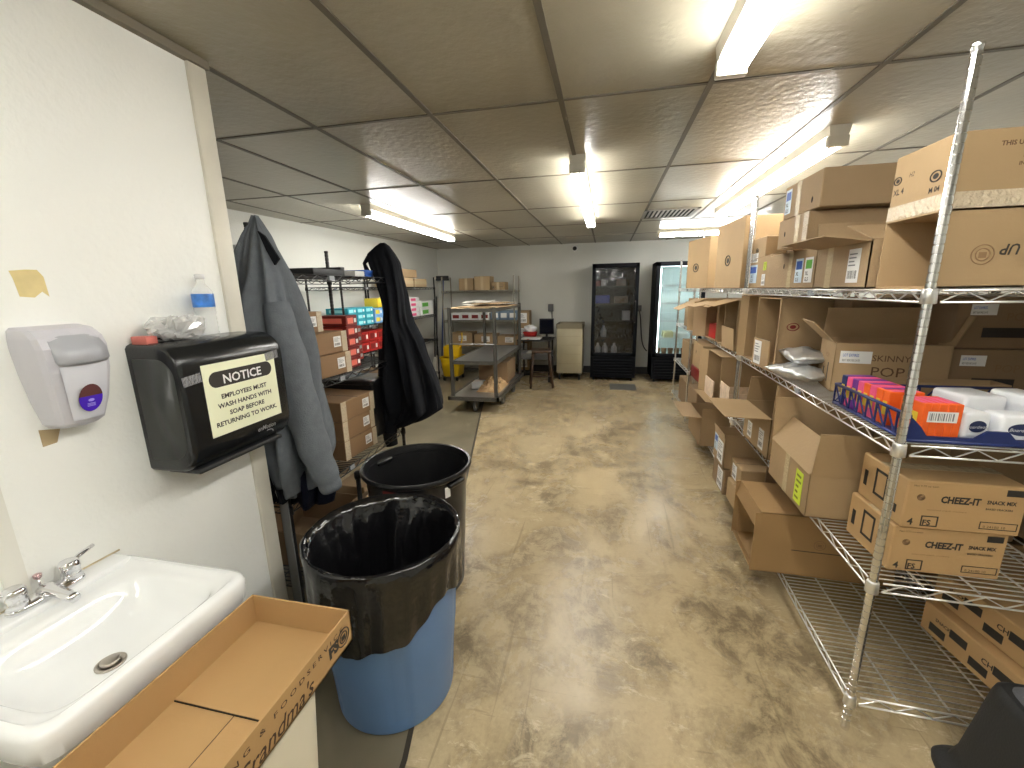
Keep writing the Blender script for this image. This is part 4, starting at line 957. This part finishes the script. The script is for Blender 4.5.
c = carton('open kraft carton with a wide flap out over the aisle, low shelf', (.925, 2.50, Z1), (.42, .44, .24), m=TK, open='+z', flaps={'l': 178, 'b': 95, 't': 75, 'r': 85}, flen={'l': .24, 'b': .20, 't': .17, 'r': .2},
   stickers=[('-x', .18, .12, .08, .10, 'ship'), ('-x', .64, .10, .08, .12, 'ship')], stamps=[('-y', .08, .1, .04, '#circle')])
carton('white printed torn carton on the low shelf by the second post', (.95, 3.42, Z1), (.35, .26, .16), m=mat('pinkish_print_card', srgb(206, 184, 160), .6, vary=.15, vscale=25), open='+z', flaps={'l': 85}, flen={'l': .05})
carton('big open kraft carton facing the aisle past second post', (.955, 3.72, Z1), (.42, .48, .40), m=TK, open='-x', flaps={'b': 82, 'l': 150}, flen={'b': .10, 'l': .10}, group='cartons on the third right shelf')
tag(MB().box((0, 0, 0), (.012, .30, .16), mat('pinkish_print_card', (0,0,0)), bevel=.001).build('display_card', None, (.935, 3.86, Z1)), 'white and pink printed display card in front of open carton', 'card')
carton('closed kraft carton resting on red case, third right shelf', (.965, 4.50, Z1+.13), (.42, .45, .26), m=TK, stamps=[('-x', .35, .62, .04, '#hole', dict(ink=DRED))], group='cartons on the third right shelf')
tag(MB().box((0, 0, 0), (.42, .50, .125), DRED, bevel=.003).build('red_case', None, (.96, 4.47, Z1)), 'dark red case beneath a kraft carton on the third shelf', 'box')
carton('kraft carton at far end of the third right shelf', (.985, 5.25, Z1), (.42, .52, .32), m=KRAFT, group='cartons on the third right shelf')

# --- bottom shelf (Z0)
c = carton('large kraft carton on its side, open end toward aisle, bottom shelf', (.80, 2.135, Z0), (.60, .37, .33), rz=-.03, m=mat('orange_kraft', srgb(158, 126, 84), .7, vary=.06, vscale=3, bump=.1), open='-x', flaps={'l': 80, 'r': 95, 'b': 60, 't': 12}, flen={'l': .03, 'r': .03, 'b': .03, 't': .09},
   stamps=[('-y', .45, .55, .05, '#circle', dict(ink=FADED)), ('-y', .25, .42, .004, '#bar', dict(w=.30))])
tag(MB().box((0, 0, 0), (.50, .012, .40), KRAFTD).box((0, 0, .0), (.50, .09, .012), KRAFTD).build('cardboard_sheet', None, (1.0, 2.08, Z0)), 'brown cardboard sheet upright behind the bottom wire shelf', 'cardboard sheet')
bpy.data.objects['cardboard_sheet'].location = (1.0, 2.68, Z0)
carton('small kraft carton, lower of the small pair on the bottom shelf', (.865, 2.70, Z0), (.36, .26, .15), m=TK, group='small cartons at the bottom')
carton('small kraft carton with white label, upper of the small pair', (.885, 2.76, Z0+.153), (.34, .24, .13), m=TK, stickers=[('-x', .25, .1, .09, .1, 'ship')], group='small cartons at the bottom')
c = carton('kraft carton with shipping label, lower one past the small pair', (.845, 2.975, Z0), (.40, .29, .19), m=KRAFTD, stickers=[('-x', .45, .08, .13, .15, 'ship')], group='small cartons at the bottom')
c = carton('open kraft carton with big shipping labels, upper one past small pair', (.835, 2.985, Z0+.193), (.42, .28, .22), m=KRAFT, open='+z', flaps={'l': 100, 'b': 95}, flen={'l': .03, 'b': .03}, stickers=[('-x', .40, .08, .14, .16, 'ship'), ('-x', .06, .3, .09, .12, 'blue')], group='small cartons at the bottom')
for k in range(4):
    mb = MB(); mb.lathe([(.030, 0), (.040, .09), (.042, .092)], mat('dark_cup', srgb(60, 48, 42), .4), n=14); mb.lathe([(.038, .092), (.036, .10), (.002, .10)], WHITEPL, n=14)
    tag(mb.build('paper_cup', None, (.91+.095*(k % 2), 3.05+.11*(k//2), Z0+.20)), 'dark cup with white lid inside the open labelled carton, '+('front near','back near','front far','back far')[k]+' one', 'cup', 'cups in the open carton')
carton('kraft carton with a pale flap bent into the aisle, bottom shelf far part', (.885, 3.95, Z0), (.42, .55, .27), m=KRAFT, open='+z', flaps={'l': 175, 'b': 100}, flen={'l': .17, 'b': .1}, group='small cartons at the bottom')
carton('kraft carton at the far end of the bottom right shelf', (.97, 4.62, Z0), (.42, .48, .34), m=KRAFTD, group='small cartons at the bottom')
carton('kraft carton on bottom shelf of the last right unit', (.985, 5.30, Z0), (.42, .50, .30), m=KRAFTD, group='small cartons at the bottom')
# long printed cases at bottom right
LC = mat('cracker_carton', (0,0,0))
for k, (x, y, z, lb) in enumerate(((1.415, 1.475, Z0, 'long printed carton, lowest at the bottom right of the near unit'), (1.455, 1.50, Z0+.133, 'long printed carton stacked on the lowest bottom right one'))):
    carton(lb, (x, y, z), (.36, .40, .13), rz=.13, m=LC, name='cracker_carton', group='long printed cartons at bottom right',
        stamps=[('-x', .10+.21*i, .18+.3*(i % 2), .035, '#bar', dict(w=.07)) for i in range(4)]+[('-x', .62, .55, .03, 'CHEEZ-IT', dict(bold=.02)), ('-x', .15, .60, .02, 'SNACK MIX', dict(bold=.02)), ('-y', .2, .2, .07, '#frame', dict(w=.08))], tape=[('+z', 'v', .5)])
# step stool
t = thing('step_stool', 'black plastic step stool with grey tread at lower right corner', 'step stool', (1.345, 1.195, 0), -.10)
mb = MB(); R = [sring(0, 0, a, b_, z, 7, 48) for a, b_, z in ((.232, .232, .002), (.234, .234, .02), (.226, .226, .034), (.205, .205, .05), (.192, .192, .10), (.165, .165, .36), (.160, .160, .385), (.15, .15, .395))]
mb.rings(R, BLKMAT, cap0=True, cap1=True); smooth_angle(mb.build('body', t), 40)
mb = MB(); mb.rings([sring(0, 0, a, a, z, 7, 48) for a, z in ((.135, .390), (.135, .399), (.125, .401))], mat('grey_tread', srgb(96, 98, 102), .7, bump=.6, bscale=200), cap1=True); mb.build('tread', t)

# ---- back-to-back shelving behind the right row, stacked full of cartons
wire_unit('chrome wire shelving unit standing back to back behind the nearest right unit', (1.635, 1.46, 0), 0, .55, 1.83, SZ, 2.19, CHROME)
gb = 'dim cartons on the rear shelving'
lv = ('bottom', 'low', 'second', 'top')
for k, (x, y, z, s_) in enumerate(((1.80, 1.50, Z0, (.32, .40, .34)), (1.60, 1.95, Z0, (.5, .5, .38)), (1.60, 2.50, Z0, (.5, .5, .36)), (1.60, 1.50, Z1, (.5, .42, .38)), (1.60, 1.95, Z1, (.5, .5, .42)), (1.60, 2.50, Z1, (.5, .6, .40)),
        (1.62, 1.50, Z2, (.45, .42, .40)), (1.86, 2.0, Z2, (.24, .5, .40)), (1.62, 2.55, Z2, (.45, .5, .42)))):
    carton(f'dim brown carton on the {lv[(Z0,Z1,Z2,Z3).index(z)]} rear shelf, {"near" if y < 1.6 else "middle" if y < 2.2 else "far"} one', (x, y, z), s_, m=KRAFTD, group=gb)
# ================================================================ BACK OF THE ROOM
# ---- rolling platform cart
CM = mat('worn_grey_steel', srgb(108, 106, 100), .42, .55, vary=.15, vscale=8)
DK = mat('bright_deck_steel', srgb(170, 170, 168), .32, .75, vary=.1, vscale=6)
t = thing('platform_cart', 'grey steel stock cart with three decks and flattened cardboard on top', 'cart', (-2.03, 5.12, 0), .0)
W_, L_ = .70, 1.75
mb = MB()
for z, th in ((.20, .045), ):
    mb.box((0, 0, z-.0), (W_, L_, z+.008), DK)
    for lo, hi in (((0,0),(W_,.03)), ((0,L_-.03),(W_,L_)), ((0,0),(.03,L_)), ((W_-.03,0),(W_,L_))): mb.box(lo+(z-.03,), hi+(z+.022,), CM)
mb.build('bottom_deck', t)
for nm, z in (('middle_deck', .69), ('top_deck', 1.37)):
    mb = MB(); x0, x1, y0, y1 = .05, W_-.03, .06, L_-.06
    mb.box((x0, y0, z-.004), (x1, y1, z+.002), DK if nm == 'middle_deck' else CM)
    for lo, hi in (((x0,y0),(x1,y0+.025)), ((x0,y1-.025),(x1,y1)), ((x0,y0),(x0+.02,y1)), ((x1-.02,y0),(x1,y1))): mb.box(lo+(z-.04,), hi+(z+.004,), CM)
    mb.build(nm, t)
for x in (.03, W_-.07):
    for y in (.05, L_-.09):
        mb = MB(); mb.box((x, y, .2), (x+.042, y+.005, 1.39), CM); mb.box((x, y, .2), (x+.005, y+.04, 1.39), CM); mb.box((x+.037, y, .2), (x+.042, y+.04, 1.39), CM); mb.build('upright', t)
mb = MB(); mb.tube([(.05, .055, .92), (W_-.05, .055, .92)], .010, DK); mb.build('cross_rail', t)
for x, y in ((.35, .12), (.08, .55), (.62, .55), (.08, 1.25), (.62, 1.25), (.35, 1.65)):
    mb = MB(); mb.lathe([(.008, -.02), (.078, -.02), (.085, -.012), (.085, .012), (.078, .02), (.008, .02)], mat('grey_wheel', srgb(86, 86, 84), .5), n=24, M=Matrix.Translation((x, y, .085)) @ Matrix.Rotation(PI/2, 4, 'Y'))
    for s_ in (-1, 1): mb.box((x+s_*.028-.003, y-.025, .075), (x+s_*.028+.003, y+.025, .172), CM)
    mb.box((x-.045, y-.045, .165), (x+.045, y+.045, .172), CM); mb.build('caster', t)
for k, (x, y, z, sx, sy, rz_, m, lb) in enumerate(((-2.06, 5.20, 1.376, .60, .55, .05, KRAFTL, 'flattened pale carton at the near left of cart top'), (-1.96, 5.35, 1.388, .60, .75, -.15, KRAFT, 'flattened kraft carton in the middle of cart top pile'),
       (-1.93, 5.60, 1.408, .5, .9, .12, mat('white_card_sheet', srgb(222, 218, 208), .5), 'flattened white card sheet near the top of cart pile'), (-1.80, 5.55, 1.424, .42, .8, -.1, KRAFT, 'flattened kraft carton topmost of the cart pile'), (-2.0, 5.75, 1.440, .45, .6, .2, mat('white_card_sheet', (0,0,0)), 'small white card sheet topmost at back left of cart pile'))):
    mb = MB(); n = 8
    g = [[(sx*i/n, sy*j/n, .006*math.sin(3*i/n*PI+k)+.008*(j/n)**2*(k % 3)) for i in range(n+1)] for j in range(n+1)]
    vs = [p for row_ in g for p in row_]; fs = [(j*(n+1)+i, j*(n+1)+i+1, (j+1)*(n+1)+i+1, (j+1)*(n+1)+i) for i in range(n) for j in range(n)]
    mb.add(vs, fs, m); o = mb.build('flattened_carton', None, (x, y, z), rz_, recalc=False)
    md = o.modifiers.new('thickness', 'SOLIDIFY'); md.thickness = .006; tag(o, lb, 'flattened cardboard', 'flattened cartons on the cart')
carton('kraft carton in back part of the cart bottom deck', (-1.86, 6.0, .225), (.45, .55, .32), m=KRAFTD)
mb = MB(); rr = random.Random(4); NX, NY = 16, 20
pap = mat('crumpled_kraft_paper', srgb(190, 158, 116), .8, vary=.1, vscale=6, bump=.6, bscale=14)
vs = [(.34*i/NX, .62*j/NY, .002+(.16*math.sin(PI*i/NX)**.6*math.sin(PI*j/NY)**.6)*(.65+.5*rr.random())) for j in range(NY+1) for i in range(NX+1)]
fs = [(j*(NX+1)+i, j*(NX+1)+i+1, (j+1)*(NX+1)+i+1, (j+1)*(NX+1)+i) for j in range(NY) for i in range(NX)]
mb.add(vs, fs, pap); tag(mb.build('crumpled_paper', None, (-1.74, 5.45, .21), 0, recalc=False), 'crumpled brown packing paper on the cart bottom deck', 'packing paper')
tag(MB().box((0,0,0), (.16, .2, .10), WHITEPL, bevel=.01).build('white_tub', None, (-1.86, 5.62, .21)), 'small white tub on the cart bottom deck', 'tub')

# ---- chrome shelf against back wall with cartons and trays
GR = mat('greyed_wire', srgb(150, 146, 132), .4, .7)
wire_unit('grey wire shelving unit against the back wall behind the cart', (-3.02, 7.62, 0), 0, 1.38, .46, (.15, .55, 1.05, 1.60), 1.86, GR, name='wire_shelving_unit')
for k, (x, w_, h_, lb) in enumerate(((-2.70, .28, .22, 'left plain carton on top of the back wall shelf'), (-2.40, .30, .25, 'middle carton on top of the back wall shelf, tallest'), (-2.07, .25, .14, 'right carton with dark mark on top of the back wall shelf'))):
    carton(lb, (x, 7.66, 1.604), (w_, .30, h_), m=(KRAFT, KRAFTL, TK)[k], group='cartons on top of the back wall shelf', stamps=[] if k < 2 else [('-y', .15, .35, .05, '#eye'), ('-y', .5, .4, .05, '#frame', dict(w=.1))], tape=[('-y', 'v', .5)])
for k in range(4):
    candy(f'white printed snack box, {("first","second","third","fourth")[k]} from the left on back wall shelf', (-2.88+k*.19, 7.66, 1.054), (.18, .25, .13), WHITEPL, DRED, group='printed snack boxes on the back wall shelf', ax=0)
for k in range(3):
    candy(f'blue and grey carton of cups, {("left","middle","right")[k]} one on back wall shelf', (-2.10+k*.17, 7.66, 1.054), (.16, .25, .17), mat('slate_blue_card', srgb(110, 130, 150), .5), WHITEP, group='blue cup cartons on the back wall shelf', ax=0)
for k in range(3):
    carton(f'low kraft carton, {("left","middle","right")[k]} one on the lower back wall shelf', (-2.90+k*.46, 7.66, .554), (.42, .34, .26-.03*k), m=KRAFT, group='kraft cartons on the lower back wall shelf', stickers=[('-y', .35, .4, .16, .10, 'ship')])
for k in range(4):
    carton(f'kraft case with white label, {("lowest","second","third","topmost")[k]} of the stack right of back wall shelf', (-1.61, 7.74, .10+.28*k), (.22, .30, .275), m=KRAFT, group='labelled cases stacked at the back wall', stickers=[('-y', .15, .2, .15, .18, 'ship')])
tag(MB().box((0,0,0), (.25, .36, .095), BLKPL, bevel=.01).build('plastic_pallet', None, (-1.62, 7.72, 0)), 'low black plastic base under the labelled case stack', 'pallet')
# ---- yellow mop bucket and mops
YE = mat('yellow_plastic', srgb(226, 186, 20), .35)
t = thing('mop_bucket', 'yellow wheeled mop bucket with wringer near the left corner', 'mop bucket', (-2.72, 7.22, 0))
mb = MB(); mb.rings([sring(0, 0, a, b_, z, 5, 40) for a, b_, z in ((.14, .19, .08), (.15, .20, .09), (.185, .245, .40), (.20, .26, .405), (.20, .26, .43), (.18, .24, .43), (.15, .2, .12))], YE, cap0=True, cap1=True); smooth_angle(mb.build('tub', t), 40)
mb = MB(); mb.box((-.15, -.10, .42), (.15, .10, .62), YE, bevel=.02); mb.box((-.12, -.07, .60), (.12, .07, .64), YE, bevel=.01); mb.tube([(.15, 0, .55), (.19, 0, .75), (.19, 0, .86)], .012, YE); mb.build('wringer', t)
for x, y in ((-.12, -.17), (.12, -.17), (-.12, .17), (.12, .17)):
    mb = MB(); mb.lathe([(.006, -.015), (.036, -.015), (.036, .015), (.006, .015)], BLKPL, n=16, M=Matrix.Translation((x, y, .036)) @ Matrix.Rotation(PI/2, 4, 'Y')); mb.box((x-.02, y-.02, .06), (x+.02, y+.02, .085), CM); mb.build('caster', t)
wf = mat('white_mop_yarn', srgb(214, 210, 196), .9, bump=.8, bscale=120)
for k, (x, y, tx, h_, lb) in enumerate(((-3.10, 7.27, .04, 1.45, 'white string mop in the left corner, nearer the black shelving'), (-3.14, 7.47, .03, 1.50, 'white string mop in the left corner, nearer the broom'))):
    t = thing('mop', lb, 'mop', (x, y, 0), group='mops in the left back corner')
    mb = MB(); mb.tube([(0, 0, .34), (-tx, .22, h_)], .013, BLKMAT, n=10); mb.build('handle', t)
    mb = MB()
    R = [[((.015+.05*f+.035*f*f)*math.cos(a)*(1+.2*math.sin(9*a)), (.012+.03*f+.03*f*f)*math.sin(a)*(1+.2*math.sin(7*a)), .40-.38*f) for a in [2*PI*q/36 for q in range(36)]] for f in (0, .1, .3, .6, .9, 1)]
    mb.rings(R, wf, cap0=True, cap1=True); mb.build('mop_head', t)
t = thing('push_broom', 'black push broom standing head up in the left back corner', 'broom', (-3.14, 7.66, 0))
mb = MB(); mb.tube([(0, 0, .0), (0.02, .30, 1.86)], .013, mat('blue_handle', srgb(50, 70, 120), .5), n=10); mb.build('handle', t)
mb = MB(); mb.box((-.13, .27, 1.80), (.13, .33, 1.84), BLKMAT, bevel=.006); mb.box((-.12, .275, 1.84), (.12, .325, 1.89), BLKMAT); mb.build('broom_head', t)
# ---- desk with monitor
t = thing('work_table', 'small dark work table with grey shelf by the back wall', 'table', (-1.50, 7.14, 0))
DT = mat('dark_table_top', srgb(38, 34, 34), .5)
mb = MB(); mb.box((0, 0, .72), (.60, .55, .745), DT, bevel=.003); mb.build('tabletop', t)
for x, y in ((.02, .02), (.56, .02), (.02, .52), (.56, .52)):
    mb = MB(); mb.box((x-.012, y-.012, 0), (x+.018, y+.018, .72), DT); mb.build('leg', t)
mb = MB(); mb.box((.01, .02, .40), (.57, .5, .50), mat('grey_drawer', srgb(128, 130, 134), .5)); mb.build('drawer', t)
tag(MB().box((0,0,0), (.34, .30, .02), WHITEP, bevel=.003).box((.12, -.001, .004), (.16, 0, .014), RED).build('paper_stack', None, (-1.44, 7.16, .746)), 'stack of white paper on the dark work table', 'paper')
tag(MB().box((0,0,0), (.26, .2, .02), WHITEP, bevel=.003).build('clipboard', None, (-1.32, 7.38, .51)), 'white papers on the drawer unit under the tabletop', 'paper')
bpy.data.objects['clipboard'].location = (-1.34, 7.20, .503)
t = thing('monitor', 'black square monitor standing on the work table', 'monitor', (-1.03, 7.54, .746))
mb = MB(); mb.box((-.13, -.015, .06), (.13, .02, .34), BLKPL, bevel=.006); mb.build('housing', t)
mb = MB(); mb.box((-.115, -.017, .075), (.115, -.0145, .325), mat('dark_screen', (.004,.005,.012), .12)); mb.build('screen', t)
mb = MB(); mb.box((-.02, 0, .0), (.02, .02, .08), BLKPL); mb.box((-.09, -.05, 0), (.09, .08, .012), BLKPL, bevel=.004); mb.build('stand', t)
t = thing('red_basket', 'red basket holding a white bundle on the work table', 'basket', (-1.33, 7.55, .746))
mb = MB(); mb.rings([sring(0, 0, a, b_, z, 5, 32) for a, b_, z in ((.10, .07, 0), (.125, .09, .09), (.13, .095, .10))], RED, cap0=True, cap1=True); mb.build('basket', t)
mb = MB(); blob(mb, (0, 0, .085), .11, .08, .07, WT, 5, .3); mb.build('bundle', t)
# ---- stool
WD = mat('dark_wood', srgb(74, 54, 40), .5, vary=.15, vscale=10)
t = thing('wooden_stool', 'dark wooden bar stool in front of the work table', 'stool', (-1.03, 6.86, 0), .2)
mb = MB(); mb.box((-.16, -.16, .58), (.16, .16, .625), WD, bevel=.014, seg=3); mb.build('seat', t)
for sx in (-1, 1):
    for sy in (-1, 1):
        mb = MB(); mb.tube([(sx*.185, sy*.185, 0), (sx*.13, sy*.13, .59)], .02, WD, n=6); mb.build('leg', t)
for a, b_, z in (((-1,-1),(1,-1),.20), ((-1,1),(1,1),.20), ((-1,-1),(-1,1),.30), ((1,-1),(1,1),.30)):
    q = .185-.055*z/.59; mb = MB(); mb.tube([(a[0]*q, a[1]*q, z), (b_[0]*q, b_[1]*q, z)], .012, WD, n=6); mb.build('stretcher', t)
# ---- beige rolling cabinet
BG = mat('beige_cabinet_paint', srgb(168, 160, 134), .5, vary=.05, vscale=5)
t = thing('rolling_cabinet', 'beige covered rolling cabinet with tray top beside stool', 'cabinet', (-.83, 7.38, 0))
mb = MB(); mb.box((0, 0, .13), (.45, .55, .93), BG, bevel=.008)
for z in (.30, .47, .63, .78): mb.box((.03, -.002, z), (.42, .001, z+.004), mat('cabinet_front_line', srgb(140, 132, 108), .6))  # thin darker lines across the cabinet front
mb.build('body', t)
mb = MB()
for lo, hi in (((-.01,-.01),(.46,.01)), ((-.01,.54),(.46,.56)), ((-.01,-.01),(.01,.56)), ((.44,-.01),(.46,.56))): mb.box(lo+(.92,), hi+(1.0,), mat('dark_beige', srgb(128, 120, 98), .5))
mb.build('tray_rim', t)
for x, y in ((.05, .06), (.40, .06), (.05, .5), (.40, .5)):
    mb = MB(); mb.lathe([(.006, -.015), (.05, -.015), (.05, .015), (.006, .015)], BLKPL, n=18, M=Matrix.Translation((x, y, .05)) @ Matrix.Rotation(PI/2, 4, 'Y')); mb.box((x-.022, y-.02, .09), (x+.022, y+.02, .132), CM); mb.build('caster', t)
# ---- outlet with conduit
t = thing('wall_outlet', 'grey wall outlet box with conduit above the monitor', 'outlet', (-1.03, YB, 1.25))
mb = MB(); mb.box((-.05, -.05, -.07), (.05, 0, .07), mat('grey_box_metal', srgb(96, 96, 96), .5), bevel=.006); mb.build('box', t)
mb = MB(); mb.tube([(.02, -.02, -.07), (.03, -.02, -.30), (.05, -.02, -.50)], .012, mat('conduit_grey', srgb(120, 120, 118), .4, .5), n=8); mb.build('conduit', t)

# ---- glass door coolers
BKM = mat('cooler_black', (.004, .005, .008), .5, spec=.15)
GL = glass_mat('cooler_glass', (.74, .75, .78), .02, .0, .35); GL2 = glass_mat('cooler_glass_clear', (.92, .96, .96), .02, .0)
def cooler(label, x, y, lit, group=None):
    W, D, Hh = .765, .70, 2.0
    t = thing('glass_door_cooler', label, 'cooler', (x, y, 0))
    INT = mat('cooler_inner_'+('lit' if lit else 'dark'), srgb(230, 238, 238) if lit else (.010, .010, .012), .7, spec=.1)  # near-black liner paints in the shade of the unlit interior
    mb = MB()
    mb.box((0, .05, .08), (.035, D, Hh), BKM); mb.box((W-.035, .05, .08), (W, D, Hh), BKM); mb.box((0, D-.03, .08), (W, D, Hh), BKM); mb.box((0, .05, Hh-.06), (W, D, Hh), BKM); mb.box((0, .05, .08), (W, D, .44), BKM)
    mb.build('cabinet', t)
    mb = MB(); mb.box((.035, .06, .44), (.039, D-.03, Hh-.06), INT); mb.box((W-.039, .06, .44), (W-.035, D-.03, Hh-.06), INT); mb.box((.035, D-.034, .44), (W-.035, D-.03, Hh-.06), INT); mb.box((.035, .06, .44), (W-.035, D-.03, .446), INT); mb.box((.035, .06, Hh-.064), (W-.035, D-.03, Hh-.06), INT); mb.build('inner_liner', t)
    mb = MB()
    for lo, hi in (((.0,.44),(.06,Hh-.005)), ((W-.06,.44),(W,Hh-.005)), ((.0,.44),(W,.50)), ((.0,Hh-.075),(W,Hh-.005))): mb.box((lo[0], 0, lo[1]), (hi[0], .045, hi[1]), BKM, bevel=.004)
    dr = mb.build('door', t)
    mb = MB(); mb.box((.055, .018, .495), (W-.055, .024, Hh-.07), GL2 if lit else GL); mb.build('glass_pane', dr)
    mb = MB(); mb.tube([(W-.045, -.0, 1.02), (W-.045, -.045, 1.04), (W-.045, -.045, 1.36), (W-.045, 0, 1.38)] if not lit else [(.045, 0, 1.02), (.045, -.045, 1.04), (.045, -.045, 1.36), (.045, 0, 1.38)], .009, BLKPL); mb.build('handle', dr)
    mb = MB(); mb.box((0, .02, .06), (W, .06, .43), BKM)
    for k in range(6): mb.box((.05, .0, .10+k*.05), (W-.05, .022, .128+k*.05), BKM, bevel=.004)
    mb.build('grille', t)
    for k in range(4):
        mb = MB(); z = .75+k*.29
        for j in range(12): mb.tube([(.045+j*(W-.09)/11, .09, z), (.045+j*(W-.09)/11, D-.05, z)], .003, WHITEPL if lit else GR, n=4)
        mb.tube([(.045, .09, z), (W-.045, .09, z)], .006, WHITEPL if lit else GR, n=6); mb.box((.04, .082, z-.012), (W-.04, .088, z+.014), WHITEPL if lit else BLKMAT); mb.build('shelf', t)
    if lit:
        for xx in (.075, W-.085):
            mb = MB(); mb.box((xx, .058, .52), (xx+.012, .066, Hh-.10), mat('lit_led_strip', (1,1,1), .4, emit=(.90, 1.0, .99), estr=LIGHT_STR*.22)); mb.build('led_strip', t)
        mb = MB(); mb.box((.08, .10, Hh-.075), (W-.08, .14, Hh-.066), mat('lit_led_strip', (1,1,1))); mb.build('led_strip', t)
    for xx in (.06, W-.06):
        for yy in (.1, D-.08):
            mb = MB(); mb.lathe([(.02, 0), (.025, .01), (.012, .03), (.012, .082)], BLKPL, (xx, yy, 0), n=12); mb.build('foot', t)
    return t
cooler('black glass door cooler with unlit dark interior against the back wall', -.238, 7.40, False)
cooler('black glass door cooler with lit pale blue interior beside the dark one', .79, 7.38, True)
# stock in the dark cooler
CX, CY = -.238, 7.40
for k, (x, z, lb) in enumerate(((.12, .447, 'left white jug on the floor of the dark cooler'), (.24, .447, 'middle white jug on the floor of the dark cooler'), (.40, .447, 'right white jug on the floor of the dark cooler'), (.21, .755, 'single white jug on the lowest shelf of dark cooler'))):
    mb = MB(); mb.lathe([(.045, 0), (.052, .01), (.052, .12), (.030, .16), (.020, .175), (.022, .20), (.002, .20)], WHITEPL, n=18)
    tag(mb.build('plastic_jug', None, (CX+x, CY+.16, z+.006)), lb, 'jug', 'white jugs in the dark cooler')
tag(MB().box((0,0,0), (.24, .3, .14), mat('cobalt_plastic', srgb(40, 60, 190), .4), bevel=.012).build('blue_bin', None, (CX+.06, CY+.12, 1.338)), 'cobalt blue bin on a middle shelf of the dark cooler', 'bin')
for k, (x, z, w_, h_, m, lb) in enumerate(((.06, 1.627, .08, .10, DRED, 'small red carton at upper left inside dark cooler'), (.15, 1.627, .09, .12, mat('grey_pack', srgb(150,140,140), .5), 'grey pack beside red carton inside dark cooler'), (.40, 1.627, .16, .12, mat('brown_pack', srgb(120, 96, 80), .5), 'brown pack at upper right inside dark cooler'), (.38, 1.338, .22, .12, mat('brown_pack', (0,0,0)), 'brown pack beside the blue bin inside dark cooler'), (.52, 1.047, .13, .16, WHITEP, 'white paper pack at right inside the dark cooler'))):
    tag(MB().box((0,0,0), (w_, .2, h_), m, bevel=.008).build('food_pack', None, (CX+x, CY+.14, z)), lb, 'food pack')
CX2, CY2 = .79, 7.38
for k in range(6):
    mb = MB(); mb.lathe([(.034, 0), (.046, .12), (.048, .125), (.002, .128)], mat('brown_cup', srgb(146, 112, 84), .5), n=16)
    tag(mb.build('food_cup', None, (CX2+.10+k*.105, CY2+.16, .452)), f'brown food cup on the floor of the lit cooler, {("first","second","third","fourth","fifth","last")[k]} from the left', 'cup', 'brown cups in the lit cooler')
for k, (x, w_, h_, m) in enumerate(((.18, .16, .10, mat('cream_pack', srgb(216, 206, 160), .5)), (.38, .2, .08, WHITEP))):
    tag(MB().box((0,0,0), (w_, .25, h_), m, bevel=.004).build('food_pack', None, (CX2+x, CY2+.13, .758)), ('cream food pack on the lowest shelf of the lit cooler', 'white food tray on the lowest shelf of the lit cooler')[k], 'food pack')
# power cord between the coolers
mb = MB(); P = []
for i in range(25): f = i/24; P.append((.60+.04*math.sin(f*3.1)+.17*f**4, YB-.03-.0*f, 1.20-.75*f+.04*math.sin(f*6)))
mb.tube(P, .010, BLKMAT, n=8); mb.box((.57, YB-.05, 1.17), (.64, YB, 1.28), mat('grey_box_metal', (0,0,0)), bevel=.004)
tag(mb.build('power_cord', None), 'black power cord and plug box on the wall between coolers', 'cord')
# ---------------------------------------------------------------- world and view
w = bpy.data.worlds.new('world'); scene.world = w; w.use_nodes = True
w.node_tree.nodes['Background'].inputs['Color'].default_value = (1, .98, .94, 1); w.node_tree.nodes['Background'].inputs['Strength'].default_value = 0.0
scene.view_settings.view_transform = 'Standard'; scene.view_settings.look = 'None'
scene.view_settings.exposure = EXPOSURE; scene.view_settings.gamma = 1.0
scene.view_settings.use_curve_mapping = False
scene.cycles.use_denoising = True
scene.cycles.max_bounces = 8; scene.cycles.diffuse_bounces = 5; scene.cycles.glossy_bounces = 4; scene.cycles.transparent_max_bounces = 12
scene.cycles.sample_clamp_indirect = 8.0
